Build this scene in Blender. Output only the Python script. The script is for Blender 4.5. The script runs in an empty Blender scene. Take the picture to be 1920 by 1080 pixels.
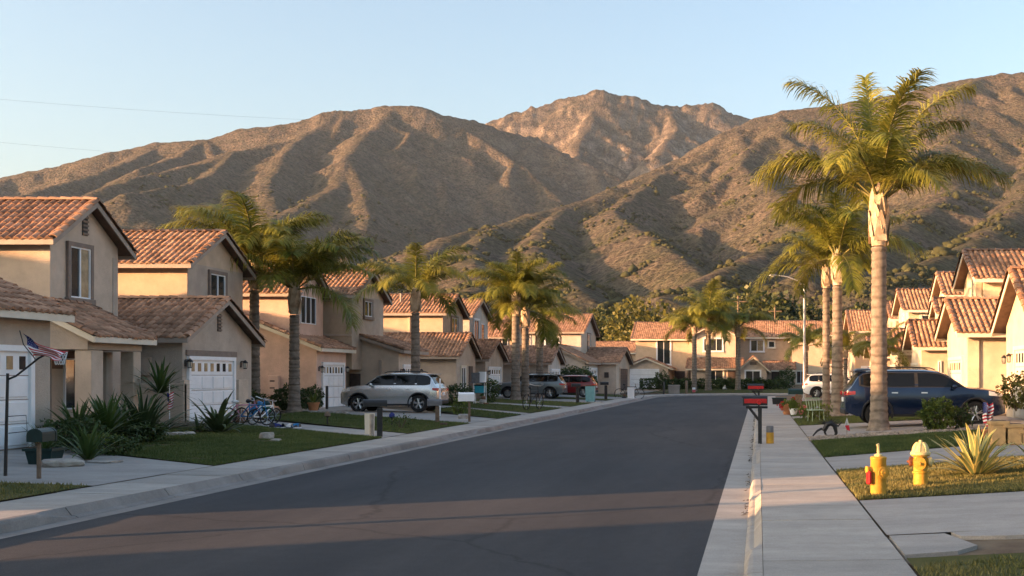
import bpy, bmesh, math, random
import numpy as np
from mathutils import Vector, Matrix
SC = bpy.context.scene
COL = SC.collection
R = math.radians
rnd = random.Random(7)
rng = np.random.default_rng(7)

# ------------------------------------------------------------------ camera, sky, sun, exposure
CAM_H = 1.9          # eye height above the road
VPX, VPY, FPX = 1422.0, 704.0, 2100.0
cam_data = bpy.data.cameras.new('camera'); cam = bpy.data.objects.new('camera', cam_data); COL.objects.link(cam)
cam.location = (0, 0, CAM_H); cam.rotation_euler = (R(90), 0, 0)
cam_data.sensor_width = 36.0; cam_data.lens = 36.0 * FPX / 1920.0
cam_data.shift_x = -(VPX - 960) / 1920.0; cam_data.shift_y = (VPY - 540) / 1920.0
cam_data.clip_start = 0.2; cam_data.clip_end = 30000
SC.camera = cam

SUN_EL = 8.0
SUN_DIR = Vector((-0.91, -0.42, 0)).normalized()          # horizontal direction towards the sun
w = bpy.data.worlds.new("World"); SC.world = w; w.use_nodes = True
nt = w.node_tree; nt.nodes.clear()
sky = nt.nodes.new('ShaderNodeTexSky'); sky.sky_type = 'NISHITA'; sky.sun_disc = False
sky.sun_elevation = R(SUN_EL); sky.sun_rotation = math.atan2(SUN_DIR.x, SUN_DIR.y)
sky.altitude = 100; sky.air_density = 0.95; sky.dust_density = 4.4; sky.ozone_density = 1.25
bg = nt.nodes.new('ShaderNodeBackground'); bg.inputs['Strength'].default_value = 0.15
out = nt.nodes.new('ShaderNodeOutputWorld')
nt.links.new(sky.outputs[0], bg.inputs[0]); nt.links.new(bg.outputs[0], out.inputs[0])
sl = bpy.data.lights.new('sun', 'SUN'); sl.energy = 5.0; sl.angle = R(0.6); sl.color = (1.0, 0.53, 0.25)
sun = bpy.data.objects.new('sun', sl); COL.objects.link(sun)
sd = Vector((SUN_DIR.x * math.cos(R(SUN_EL)), SUN_DIR.y * math.cos(R(SUN_EL)), math.sin(R(SUN_EL))))
sun.rotation_euler = sd.to_track_quat('Z', 'Y').to_euler(); sun.location = (-60, -30, 40)
vs = SC.view_settings
vs.view_transform = 'Standard'; vs.look = 'None'; vs.gamma = 1.0; vs.use_curve_mapping = False; vs.exposure = 1.8

# ------------------------------------------------------------------ materials
MATS = {}
def nodes(name):
    m = bpy.data.materials.new(name); m.use_nodes = True
    n = m.node_tree.nodes; l = m.node_tree.links
    b = n['Principled BSDF']
    return m, n, l, b
def mat(name, col, rough=0.6, metal=0.0, var=0.12, scale=6.0, bump=0.0, bscale=40.0, spec=0.3, col2=None, coat=0.0, detail=4.0, islands=0.0, objrand=0.0, stains=0.0):
    """base colour with noise wear, optional bump, per piece variation"""
    if name in MATS: return MATS[name]
    m, n, l, b = nodes(name)
    tc = n.new('ShaderNodeTexCoord')
    nz = n.new('ShaderNodeTexNoise'); nz.inputs['Scale'].default_value = scale; nz.inputs['Detail'].default_value = detail; nz.inputs['Roughness'].default_value = 0.6
    l.new(tc.outputs['Object'], nz.inputs['Vector'])
    rp = n.new('ShaderNodeValToRGB'); e = rp.color_ramp.elements
    c2 = col2 or tuple(min(1, c * (1 + var)) for c in col)
    c1 = col if col2 else tuple(c * (1 - var) for c in col)
    e[0].position = 0.35; e[0].color = (*c1, 1); e[1].position = 0.65; e[1].color = (*c2, 1)
    l.new(nz.outputs['Fac'], rp.inputs['Fac'])
    cur = rp.outputs['Color']
    if stains:
        n2 = n.new('ShaderNodeTexNoise'); n2.inputs['Scale'].default_value = 0.35; n2.inputs['Detail'].default_value = 6; n2.inputs['Roughness'].default_value = 0.7
        l.new(tc.outputs['Object'], n2.inputs['Vector'])
        r2 = n.new('ShaderNodeMapRange'); r2.inputs[1].default_value = 0.3; r2.inputs[2].default_value = 0.7; r2.inputs[3].default_value = 1 - stains; r2.inputs[4].default_value = 1 + stains * 0.5
        l.new(n2.outputs['Fac'], r2.inputs[0])
        mx = n.new('ShaderNodeVectorMath'); mx.operation = 'SCALE'; l.new(cur, mx.inputs[0]); l.new(r2.outputs[0], mx.inputs['Scale']); cur = mx.outputs[0]
    if islands or objrand:
        g = n.new('ShaderNodeNewGeometry'); oi = n.new('ShaderNodeObjectInfo')
        ad = n.new('ShaderNodeMath'); ad.operation = 'ADD'; l.new(g.outputs['Random Per Island'], ad.inputs[0]); l.new(oi.outputs['Random'], ad.inputs[1])
        fr = n.new('ShaderNodeMath'); fr.operation = 'FRACT'; l.new(ad.outputs[0], fr.inputs[0])
        k = max(islands, objrand)
        mr = n.new('ShaderNodeMapRange'); mr.inputs[3].default_value = 1 - k; mr.inputs[4].default_value = 1 + k; l.new(fr.outputs[0], mr.inputs[0])
        mx = n.new('ShaderNodeVectorMath'); mx.operation = 'SCALE'; l.new(cur, mx.inputs[0]); l.new(mr.outputs[0], mx.inputs['Scale']); cur = mx.outputs[0]
    l.new(cur, b.inputs['Base Color'])
    b.inputs['Roughness'].default_value = rough; b.inputs['Metallic'].default_value = metal
    b.inputs['Specular IOR Level'].default_value = spec
    if coat: b.inputs['Coat Weight'].default_value = coat; b.inputs['Coat Roughness'].default_value = 0.05
    if bump:
        nb = n.new('ShaderNodeTexNoise'); nb.inputs['Scale'].default_value = bscale; nb.inputs['Detail'].default_value = 3
        l.new(tc.outputs['Object'], nb.inputs['Vector'])
        bp = n.new('ShaderNodeBump'); bp.inputs['Strength'].default_value = bump; bp.inputs['Distance'].default_value = 0.02
        l.new(nb.outputs['Fac'], bp.inputs['Height']); l.new(bp.outputs[0], b.inputs['Normal'])
    MATS[name] = m
    return m
def leaf_mat(name, c1, c2, trans=0.25, rough=0.5, scale=1.5):
    m, n, l, b = nodes(name)
    g = n.new('ShaderNodeNewGeometry'); oi = n.new('ShaderNodeObjectInfo')
    tc = n.new('ShaderNodeTexCoord'); nz = n.new('ShaderNodeTexNoise'); nz.inputs['Scale'].default_value = scale; l.new(tc.outputs['Object'], nz.inputs['Vector'])
    ad = n.new('ShaderNodeMath'); ad.operation = 'ADD'; l.new(g.outputs['Random Per Island'], ad.inputs[0]); l.new(oi.outputs['Random'], ad.inputs[1])
    ad2 = n.new('ShaderNodeMath'); ad2.operation = 'MULTIPLY_ADD'; l.new(ad.outputs[0], ad2.inputs[0]); ad2.inputs[1].default_value = 0.3; l.new(nz.outputs['Fac'], ad2.inputs[2])
    rp = n.new('ShaderNodeValToRGB'); e = rp.color_ramp.elements
    e[0].position = 0.4; e[0].color = (*c1, 1); e[1].position = 1.0; e[1].color = (*c2, 1)
    l.new(ad2.outputs[0], rp.inputs['Fac']); l.new(rp.outputs[0], b.inputs['Base Color'])
    b.inputs['Roughness'].default_value = rough; b.inputs['Specular IOR Level'].default_value = 0.25
    tr = n.new('ShaderNodeBsdfTranslucent'); l.new(rp.outputs[0], tr.inputs['Color'])
    mx = n.new('ShaderNodeMixShader'); mx.inputs[0].default_value = trans
    l.new(b.outputs[0], mx.inputs[1]); l.new(tr.outputs[0], mx.inputs[2]); l.new(mx.outputs[0], n['Material Output'].inputs['Surface'])
    MATS[name] = m
    return m

def stucco(name, c):
    return mat('stucco_' + name, c, rough=0.92, var=0.09, scale=1.6, bump=0.8, bscale=38, spec=0.12, stains=0.22)
ST_TAN = stucco('tan', (0.55, 0.445, 0.355)); ST_TAUPE = stucco('taupe', (0.46, 0.385, 0.32)); ST_PINK = stucco('pink', (0.65, 0.455, 0.365))
ST_BEIGE = stucco('beige', (0.57, 0.46, 0.37)); ST_CREAM = stucco('cream', (0.66, 0.54, 0.40)); ST_SAND = stucco('sand', (0.57, 0.44, 0.32)); ST_GREY = stucco('grey', (0.52, 0.455, 0.40))
TILE = mat('roof_tile', (0.25, 0.138, 0.088), rough=0.85, col2=(0.41, 0.245, 0.160), scale=3.0, islands=0.32, objrand=0.32, bump=0.2, bscale=60, spec=0.15)
WOOD = mat('eave_wood', (0.16, 0.105, 0.08), rough=0.8, var=0.2, scale=4)
FASC = mat('fascia_paint', (0.34, 0.28, 0.235), rough=0.6, var=0.1, scale=3)
TRIM = mat('trim_brown', (0.22, 0.17, 0.14), rough=0.75, var=0.1, bump=0.2, bscale=60)
WHITE = mat('white_paint', (0.80, 0.81, 0.83), rough=0.45, var=0.05, scale=2, stains=0.06)
WARMW = mat('warm_white_paint', (0.66, 0.60, 0.50), rough=0.5, var=0.06, scale=2)
PANEW = mat('dark_glass', (0.025, 0.03, 0.035), rough=0.06, var=0.3, scale=1.2, spec=0.7)
BLIND = mat('window_blind', (0.30, 0.23, 0.14), rough=0.25, var=0.35, scale=2.5, spec=0.6)
BROWND = mat('brown_door', (0.075, 0.055, 0.05), rough=0.6, var=0.2)
BLACK = mat('black_metal', (0.018, 0.018, 0.02), rough=0.45, var=0.3, scale=8, spec=0.4)
RUBBER = mat('rubber', (0.015, 0.015, 0.016), rough=0.8, var=0.2)
CHROME = mat('alloy', (0.62, 0.63, 0.65), rough=0.28, metal=0.9, var=0.08)
CGLASS = mat('car_glass', (0.005, 0.006, 0.007), rough=0.03, var=0.2, spec=0.35)
PLASTIC = mat('black_plastic', (0.022, 0.023, 0.026), rough=0.55, var=0.15)
REDL = mat('red_lens', (0.42, 0.012, 0.015), rough=0.15, var=0.15, spec=0.6)
CLEARL = mat('clear_lens', (0.55, 0.56, 0.58), rough=0.1, var=0.2, spec=0.7)
REDP = mat('red_paint', (0.42, 0.018, 0.02), rough=0.35, var=0.15)
LAMPG = mat('frosted_glass', (0.55, 0.5, 0.42), rough=0.3, var=0.1)

def concrete(name, c, dark):
    m, n, l, b = nodes(name)
    tc = n.new('ShaderNodeTexCoord')
    def nz(s, d=5, r=0.65, sc=None):
        t = n.new('ShaderNodeTexNoise'); t.inputs['Scale'].default_value = s; t.inputs['Detail'].default_value = d; t.inputs['Roughness'].default_value = r
        if sc:
            mp = n.new('ShaderNodeMapping'); mp.inputs['Scale'].default_value = sc; l.new(tc.outputs['Object'], mp.inputs[0]); l.new(mp.outputs[0], t.inputs[0])
        else: l.new(tc.outputs['Object'], t.inputs[0])
        return t
    a = nz(0.5, 6, 0.7, (0.5, 2.2, 1)); f = nz(60, 3); st = nz(2.2, 6, 0.75)
    oi = n.new('ShaderNodeObjectInfo')
    rp = n.new('ShaderNodeValToRGB'); e = rp.color_ramp.elements
    e[0].position = 0.3; e[0].color = (*dark, 1); e[1].position = 0.62; e[1].color = (*c, 1)
    l.new(a.outputs[0], rp.inputs[0])
    def scale(cur, src, lo, hi, f0=0.3, f1=0.7):
        mr = n.new('ShaderNodeMapRange'); mr.inputs[1].default_value = f0; mr.inputs[2].default_value = f1; mr.inputs[3].default_value = lo; mr.inputs[4].default_value = hi
        l.new(src, mr.inputs[0]); mx = n.new('ShaderNodeVectorMath'); mx.operation = 'SCALE'
        l.new(cur, mx.inputs[0]); l.new(mr.outputs[0], mx.inputs['Scale']); return mx.outputs[0]
    cur = scale(rp.outputs[0], f.outputs[0], 0.85, 1.12); cur = scale(cur, st.outputs[0], 0.86, 1.08); cur = scale(cur, oi.outputs['Random'], 0.9, 1.06, 0, 1)
    l.new(cur, b.inputs['Base Color']); b.inputs['Roughness'].default_value = 0.85; b.inputs['Specular IOR Level'].default_value = 0.2
    bp = n.new('ShaderNodeBump'); bp.inputs['Strength'].default_value = 0.25; bp.inputs['Distance'].default_value = 0.01
    l.new(f.outputs[0], bp.inputs['Height']); l.new(bp.outputs[0], b.inputs['Normal'])
    return m
CONC = concrete('concrete', (0.42, 0.385, 0.345), (0.30, 0.28, 0.255))
CONCD = concrete('driveway_concrete', (0.38, 0.35, 0.32), (0.26, 0.245, 0.23))
CURBM = concrete('curb_concrete', (0.30, 0.275, 0.255), (0.19, 0.175, 0.165))

def asphalt():
    m, n, l, b = nodes('asphalt')
    tc = n.new('ShaderNodeTexCoord')
    def nz(s, d=4, r=0.6, sc=(1, 1, 1)):
        t = n.new('ShaderNodeTexNoise'); t.inputs['Scale'].default_value = s; t.inputs['Detail'].default_value = d; t.inputs['Roughness'].default_value = r
        mp = n.new('ShaderNodeMapping'); mp.inputs['Scale'].default_value = sc; l.new(tc.outputs['Object'], mp.inputs[0]); l.new(mp.outputs[0], t.inputs[0]); return t
    big = nz(0.35, 5, 0.65, (1.6, 0.28, 1)); grain = nz(55, 4, 0.8); mid = nz(5, 5, 0.7)
    rp = n.new('ShaderNodeValToRGB'); e = rp.color_ramp.elements
    e[0].position = 0.33; e[0].color = (0.032, 0.034, 0.039, 1); e[1].position = 0.68; e[1].color = (0.058, 0.058, 0.062, 1)
    l.new(big.outputs[0], rp.inputs[0]); cur = rp.outputs[0]
    for t, lo, hi in ((grain, 0.55, 1.45), (mid, 0.88, 1.1)):
        mr = n.new('ShaderNodeMapRange'); mr.inputs[1].default_value = 0.3; mr.inputs[2].default_value = 0.7; mr.inputs[3].default_value = lo; mr.inputs[4].default_value = hi
        l.new(t.outputs[0], mr.inputs[0]); mx = n.new('ShaderNodeVectorMath'); mx.operation = 'SCALE'; l.new(cur, mx.inputs[0]); l.new(mr.outputs[0], mx.inputs['Scale']); cur = mx.outputs[0]
    # sparse tar cracks
    vo = n.new('ShaderNodeTexVoronoi'); vo.feature = 'DISTANCE_TO_EDGE'; vo.inputs['Scale'].default_value = 0.16
    wp = nz(1.2, 4, 0.7); av = n.new('ShaderNodeMixRGB'); av.inputs[0].default_value = 0.35; l.new(tc.outputs['Object'], av.inputs[1]); l.new(wp.outputs['Color'], av.inputs[2]); l.new(av.outputs[0], vo.inputs['Vector'])
    mr = n.new('ShaderNodeMapRange'); mr.inputs[1].default_value = 0.0; mr.inputs[2].default_value = 0.006; mr.inputs[3].default_value = 0.62; mr.inputs[4].default_value = 1.0
    l.new(vo.outputs['Distance'], mr.inputs[0]); mx = n.new('ShaderNodeVectorMath'); mx.operation = 'SCALE'; l.new(cur, mx.inputs[0]); l.new(mr.outputs[0], mx.inputs['Scale']); cur = mx.outputs[0]
    l.new(cur, b.inputs['Base Color']); b.inputs['Roughness'].default_value = 0.85; b.inputs['Specular IOR Level'].default_value = 0.25
    bp = n.new('ShaderNodeBump'); bp.inputs['Strength'].default_value = 0.6; bp.inputs['Distance'].default_value = 0.012
    l.new(grain.outputs[0], bp.inputs['Height']); l.new(bp.outputs[0], b.inputs['Normal'])
    return m
ASPH = asphalt()
SOIL = mat('dry_soil', (0.12, 0.085, 0.06), rough=0.95, col2=(0.21, 0.16, 0.11), scale=1.5, bump=0.8, bscale=18, spec=0.1, detail=8)
LAWN = mat('lawn_base', (0.034, 0.054, 0.017), rough=0.95, col2=(0.105, 0.092, 0.042), scale=0.9, bump=0.8, bscale=60, spec=0.1, detail=8)
LAWNY = mat('dry_lawn_base', (0.060, 0.070, 0.022), rough=0.95, col2=(0.13, 0.115, 0.045), scale=0.9, bump=0.8, bscale=60, spec=0.1, detail=8)
BLADE = leaf_mat('grass_blade', (0.036, 0.068, 0.017), (0.115, 0.140, 0.042), 0.25)
BLADEY = leaf_mat('dry_grass_blade', (0.070, 0.095, 0.024), (0.19, 0.17, 0.06), 0.25)
PALM = leaf_mat('palm_leaf', (0.060, 0.098, 0.017), (0.27, 0.255, 0.045), 0.3, 0.4, 0.8)
PALMD = mat('palm_rachis', (0.16, 0.15, 0.05), rough=0.6, var=0.2)
TRUNK = mat('palm_trunk', (0.21, 0.175, 0.145), rough=0.9, var=0.25, scale=5, bump=0.6, bscale=25, spec=0.1, stains=0.15)
def band_trunk(m):
    n = m.node_tree.nodes; l = m.node_tree.links; b = n['Principled BSDF']
    tc = n.new('ShaderNodeTexCoord'); wv = n.new('ShaderNodeTexWave'); wv.bands_direction = 'Z'; wv.inputs['Scale'].default_value = 1.1; wv.inputs['Distortion'].default_value = 4.0; wv.inputs['Detail'].default_value = 3; wv.inputs['Detail Scale'].default_value = 1.4
    l.new(tc.outputs['Object'], wv.inputs['Vector']); mr = n.new('ShaderNodeMapRange'); mr.inputs[1].default_value = .0; mr.inputs[2].default_value = .35; mr.inputs[3].default_value = .72; mr.inputs[4].default_value = 1.05; l.new(wv.outputs['Fac'], mr.inputs[0])
    src = b.inputs['Base Color'].links[0].from_socket; mx = n.new('ShaderNodeVectorMath'); mx.operation = 'SCALE'; l.new(src, mx.inputs[0]); l.new(mr.outputs[0], mx.inputs['Scale']); l.new(mx.outputs[0], b.inputs['Base Color'])
band_trunk(TRUNK)
BOOT = mat('palm_boot', (0.30, 0.215, 0.145), rough=0.9, col2=(0.60, 0.48, 0.36), scale=3.0, bump=0.7, bscale=25, spec=0.1)
SHRUB = leaf_mat('shrub_leaf', (0.022, 0.045, 0.014), (0.070, 0.100, 0.030), 0.2)
SHRUBL = leaf_mat('light_shrub_leaf', (0.050, 0.085, 0.018), (0.14, 0.17, 0.035), 0.3)
STRAP = leaf_mat('strap_leaf', (0.022, 0.042, 0.018), (0.060, 0.088, 0.035), 0.15)
FANL = leaf_mat('fan_leaf', (0.030, 0.060, 0.016), (0.075, 0.120, 0.030), 0.2)
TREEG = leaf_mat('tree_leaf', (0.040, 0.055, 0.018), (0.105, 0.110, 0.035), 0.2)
TREEY = leaf_mat('yellow_lit_leaf', (0.075, 0.08, 0.022), (0.16, 0.145, 0.035), 0.3)  # yellow light on the far trees is put into this leaf colour
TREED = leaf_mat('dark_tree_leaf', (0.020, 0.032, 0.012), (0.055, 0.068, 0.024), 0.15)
BARK = mat('bark', (0.10, 0.075, 0.055), rough=0.95, var=0.3, scale=6, bump=0.8, bscale=20)
ROCK = mat('rock', (0.26, 0.235, 0.21), rough=0.9, col2=(0.44, 0.41, 0.37), scale=5, bump=0.7, bscale=20, detail=7)
GRAVEL = mat('gravel', (0.22, 0.18, 0.15), rough=0.95, col2=(0.40, 0.34, 0.28), scale=25, bump=1.0, bscale=60, islands=0.3)
WOODP = mat('post_wood', (0.17, 0.12, 0.085), rough=0.85, var=0.25, scale=8, bump=0.3)

# ------------------------------------------------------------------ mesh helpers
def tag(o, label=None, cat=None, group=None, kind=None):
    if label: o['label'] = label
    if cat: o['category'] = cat
    if group: o['group'] = group
    if kind: o['kind'] = kind
    return o
def empty(name, loc=(0, 0, 0), rz=0.0):
    o = bpy.data.objects.new(name, None); o.empty_display_size = 0.3; COL.objects.link(o)
    o.location = loc; o.rotation_euler = (0, 0, rz); return o
ORG = {}
def thing(name, label, cat, loc=(0, 0, 0), rz=0.0, group=None, world=False):
    """an Empty at the thing's base; world=True means its parts are modelled in world coordinates"""
    o = empty(name, loc, rz); tag(o, label, cat, group)
    if world: ORG[o.name] = Vector(loc)
    return o
def origin(parent):
    while parent is not None:
        if parent.name in ORG: return ORG[parent.name]
        parent = parent.parent
    return None
def link_mesh(me, name, parent=None):
    o = bpy.data.objects.new(name, me); COL.objects.link(o)
    if parent is not None: o.parent = parent
    return o
def np_mesh(name, V, F, m, parent=None, smooth=False, mats=None, midx=None, link=True):
    """V (n,3) array, F list of arrays of equal width or one (k,4)/(k,3) array"""
    V = np.asarray(V, dtype=np.float32)
    og = origin(parent)
    if og is not None: V = V - np.array(og, dtype=np.float32)
    me = bpy.data.meshes.new(name)
    Fs = F if isinstance(F, list) else [F]
    me.vertices.add(len(V)); me.vertices.foreach_set('co', V.ravel())
    loops = np.concatenate([np.asarray(f, dtype=np.int32).ravel() for f in Fs])
    tot = np.concatenate([np.full(len(f), np.asarray(f).shape[1], dtype=np.int32) for f in Fs])
    start = np.concatenate([[0], np.cumsum(tot)[:-1]]).astype(np.int32)
    me.loops.add(len(loops)); me.loops.foreach_set('vertex_index', loops)
    me.polygons.add(len(tot)); me.polygons.foreach_set('loop_start', start); me.polygons.foreach_set('loop_total', tot)
    if midx is not None: me.polygons.foreach_set('material_index', np.asarray(midx, dtype=np.int32))
    if smooth: me.polygons.foreach_set('use_smooth', np.ones(len(tot), dtype=bool))
    for mm in (mats or [m]): me.materials.append(mm)
    me.update(calc_edges=True); me.validate()
    if not link: return me
    return link_mesh(me, name, parent)

class MB:
    def __init__(s): s.v = []; s.f = []; s.mi = []; s.cur = 0
    def add(s, vs, fs):
        b = len(s.v); s.v += [tuple(v) for v in vs]; s.f += [tuple(b + i for i in f) for f in fs]; s.mi += [s.cur] * len(fs); return s
    def box(s, x0, x1, y0, y1, z0, z1, bev=0.0):
        if bev <= 0:
            return s.add([(x0, y0, z0), (x1, y0, z0), (x1, y1, z0), (x0, y1, z0), (x0, y0, z1), (x1, y0, z1), (x1, y1, z1), (x0, y1, z1)],
                         [(0, 3, 2, 1), (4, 5, 6, 7), (0, 1, 5, 4), (1, 2, 6, 5), (2, 3, 7, 6), (3, 0, 4, 7)])
        b = min(bev, (x1 - x0) * .45, (y1 - y0) * .45, (z1 - z0) * .45)
        bm = bmesh.new(); vs = [bm.verts.new(p) for p in [(x0, y0, z0), (x1, y0, z0), (x1, y1, z0), (x0, y1, z0), (x0, y0, z1), (x1, y0, z1), (x1, y1, z1), (x0, y1, z1)]]
        for f in [(0, 3, 2, 1), (4, 5, 6, 7), (0, 1, 5, 4), (1, 2, 6, 5), (2, 3, 7, 6), (3, 0, 4, 7)]: bm.faces.new([vs[i] for i in f])
        bmesh.ops.bevel(bm, geom=bm.edges[:], offset=b, segments=1, affect='EDGES')
        s.bm(bm); return s
    def bm(s, bm, mtx=None):
        bm.verts.index_update(); b = len(s.v)
        for v in bm.verts: s.v.append(tuple((mtx @ v.co) if mtx else v.co))
        for f in bm.faces: s.f.append(tuple(b + v.index for v in f.verts)); s.mi.append(s.cur)
        bm.free(); return s
    def tube(s, pts, r, n=8, caps=True):
        pts = [Vector(p) for p in pts]; rs = r if isinstance(r, (list, tuple)) else [r] * len(pts)
        b = len(s.v); up = Vector((0, 0, 1)); prev = None
        for i, p in enumerate(pts):
            t = (pts[min(i + 1, len(pts) - 1)] - pts[max(i - 1, 0)]).normalized()
            a = prev if prev is not None else (up if abs(t.z) < 0.9 else Vector((1, 0, 0)))
            x = (a - t * a.dot(t))
            if x.length < 1e-4: x = t.orthogonal()
            x.normalize(); y = t.cross(x); prev = x
            for k in range(n):
                an = 2 * math.pi * k / n; s.v.append(tuple(p + (x * math.cos(an) + y * math.sin(an)) * rs[i]))
        for i in range(len(pts) - 1):
            for k in range(n):
                k2 = (k + 1) % n; s.f.append((b + i * n + k, b + i * n + k2, b + (i + 1) * n + k2, b + (i + 1) * n + k)); s.mi.append(s.cur)
        if caps:
            s.f.append(tuple(b + k for k in range(n - 1, -1, -1))); s.mi.append(s.cur)
            e = b + (len(pts) - 1) * n; s.f.append(tuple(e + k for k in range(n))); s.mi.append(s.cur)
        return s
    def lathe(s, prof, n=20, c=(0, 0, 0), axis='z', closed=False):
        b = len(s.v)
        for r, h in prof:
            for k in range(n):
                a = 2 * math.pi * k / n; p = (r * math.cos(a), r * math.sin(a), h)
                if axis == 'y': p = (p[0], h, p[1])
                if axis == 'x': p = (h, p[0], p[1])
                s.v.append((c[0] + p[0], c[1] + p[1], c[2] + p[2]))
        m = len(prof); rngm = m if closed else m - 1
        for i in range(rngm):
            i2 = (i + 1) % m
            for k in range(n):
                k2 = (k + 1) % n; s.f.append((b + i * n + k, b + i * n + k2, b + i2 * n + k2, b + i2 * n + k)); s.mi.append(s.cur)
        if not closed:
            if prof[0][0] > 1e-4: s.f.append(tuple(b + k for k in range(n - 1, -1, -1))); s.mi.append(s.cur)
            if prof[-1][0] > 1e-4: s.f.append(tuple(b + (m - 1) * n + k for k in range(n))); s.mi.append(s.cur)
        return s
    def grid(s, P):
        """P[i][j] points"""
        b = len(s.v); ni = len(P); nj = len(P[0])
        for row in P: s.v += [tuple(p) for p in row]
        for i in range(ni - 1):
            for j in range(nj - 1): s.f.append((b + i * nj + j, b + (i + 1) * nj + j, b + (i + 1) * nj + j + 1, b + i * nj + j + 1)); s.mi.append(s.cur)
        return s
    def build(s, name, m, parent=None, smooth=False, mats=None, fix=True):
        og = origin(parent); v = s.v
        if og is not None: v = [(a - og.x, b - og.y, c - og.z) for a, b, c in v]
        me = bpy.data.meshes.new(name); me.from_pydata(v, [], s.f)
        for mm in (mats or [m]): me.materials.append(mm)
        if mats: me.polygons.foreach_set('material_index', s.mi)
        if fix:
            bm = bmesh.new(); bm.from_mesh(me); bmesh.ops.recalc_face_normals(bm, faces=bm.faces[:]); bm.to_mesh(me); bm.free()
        if smooth:
            me.polygons.foreach_set('use_smooth', [True] * len(me.polygons))
            if hasattr(me, 'set_sharp_from_angle'): me.set_sharp_from_angle(angle=R(40))
        me.update()
        return link_mesh(me, name, parent)

# ------------------------------------------------------------------ numpy noise
_perm = np.random.default_rng(3).permutation(512).astype(np.int64)
def perlin(x, y):
    xi = np.floor(x).astype(np.int64); yi = np.floor(y).astype(np.int64); xf = x - xi; yf = y - yi
    u = xf ** 3 * (xf * (xf * 6 - 15) + 10); v = yf ** 3 * (yf * (yf * 6 - 15) + 10)
    def g(ix, iy):
        h = _perm[(_perm[ix % 512] + iy) % 512] * (2 * np.pi / 512.0); return np.cos(h), np.sin(h)
    a = g(xi, yi); b = g(xi + 1, yi); c = g(xi, yi + 1); d = g(xi + 1, yi + 1)
    n00 = a[0] * xf + a[1] * yf; n10 = b[0] * (xf - 1) + b[1] * yf; n01 = c[0] * xf + c[1] * (yf - 1); n11 = d[0] * (xf - 1) + d[1] * (yf - 1)
    return (n00 * (1 - u) + n10 * u) * (1 - v) + (n01 * (1 - u) + n11 * u) * v * 1.0
def fbm(x, y, o=5, lac=2.03, gain=0.5):
    s = 0; a = 1.0
    for _ in range(o): s = s + a * perlin(x, y); x = x * lac + 17.3; y = y * lac + 9.1; a *= gain
    return s
def ridged(x, y, o=5, lac=2.05, gain=0.5):
    s = 0; a = 1.0
    for _ in range(o): s = s + a * (1 - 2.2 * np.abs(perlin(x, y))); x = x * lac + 31.7; y = y * lac + 5.3; a *= gain
    return s

# ------------------------------------------------------------------ lie of the land
def zg(x, y=0.0):
    """ground height of the lots beside the road"""
    if x < -10.4: return 0.16 + 0.024 * min(14.2, -10.4 - x)
    if y > 94:
        if y < 109.5: return -0.1
        return 0.14 + min(0.36, (y - 109.5) * 0.024)
    if x > 1.38: return 0.15 + 0.042 * min(9.0, x - 1.38)
    return 0.0
def X(px, Y): return (px - VPX) / FPX * Y
def Z(py, Y): return CAM_H + (VPY - py) / FPX * Y
# ------------------------------------------------------------------ ground, road, kerbs, pavements
def build_ground():
    xs = [-4500, -1500, -400, -120, -60, -24.6, -17, -10.41, -10.39, -9.0, -4, -0.4, 0.5, 1.37, 1.39, 5, 10.38, 20, 60, 120, 400, 1500, 4500]
    ys = [-400, -60, 0, 30, 60, 93.9, 94.0, 102, 109.4, 109.6, 117, 124.5, 160, 260, 600, 1500, 6000]
    P = []
    for x in xs:
        row = []
        for y in ys:
            z = zg(x, y)
            if x >= -10.4 and z < 0.01: z = -0.12
            if x < -10.4 or x > 1.38 and y < 94: z -= 0.03
            row.append((x, y, z))
        P.append(row)
    o = MB().grid(P).build('ground', SOIL); tag(o, kind='structure')
build_ground()

def path_left():
    p = [(-8.8, y) for y in np.arange(-40, 97.01, 1.0)]
    for a in np.arange(4, 90.1, 4.3): p.append((-8.8 + 10 - 10 * math.cos(R(a)), 97 + 10 * math.sin(R(a))))
    p += [(x, 107.0) for x in np.arange(2.5, 60, 1.5)]
    return p
def path_right():
    p = [(-0.56, y) for y in np.arange(-40, 93.01, 1.0)]
    for a in np.arange(6, 90.1, 7): p.append((-0.56 + 4 - 4 * math.cos(R(a)), 93 + 4 * math.sin(R(a))))
    p += [(x, 97.0) for x in np.arange(4.5, 60, 1.5)]
    return p
PL, PR = path_left(), path_right()
def frames(p, side):
    out = []
    for i, q in enumerate(p):
        a = Vector(p[max(0, i - 1)]); b = Vector(p[min(len(p) - 1, i + 1)]); t = (b - a).normalized()
        out.append((Vector(q), Vector((-t.y, t.x)) * side))
    return out
FL, FR = frames(PL, 1), frames(PR, -1)
def off(fr, d): return [tuple(q + n * d) for q, n in fr]

# the asphalt sheet with the bend at the far end
road = MB()
road.add([(x, y, 0) for x, y in [(-8.8, -40), (-0.56, -40), (-0.56, 93), (-8.8, 93)]], [(0, 1, 2, 3)])
a = [p for p in PL if p[1] >= 97 and p[0] < 1.3]
poly = [(-8.8, 93), (-0.56, 93)] + [p for p in PR if p[1] > 93] + [(60, 107)] + list(reversed([p for p in PL if p[1] >= 97]))
road.add([(x, y, 0) for x, y in poly], [tuple(range(len(poly)))])
o = road.build('road', ASPH); tag(o, kind='structure')

def strip(fr, cols, name, m, closed_ends=False):
    """cols: list of (offset, z or callable(i))"""
    P = []
    for i, (q, n) in enumerate(fr):
        P.append([(q.x + n.x * d, q.y + n.y * d, z(i) if callable(z) else z) for d, z in cols])
    o = MB().grid(P).build(name, m); tag(o, kind='structure'); return o
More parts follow.
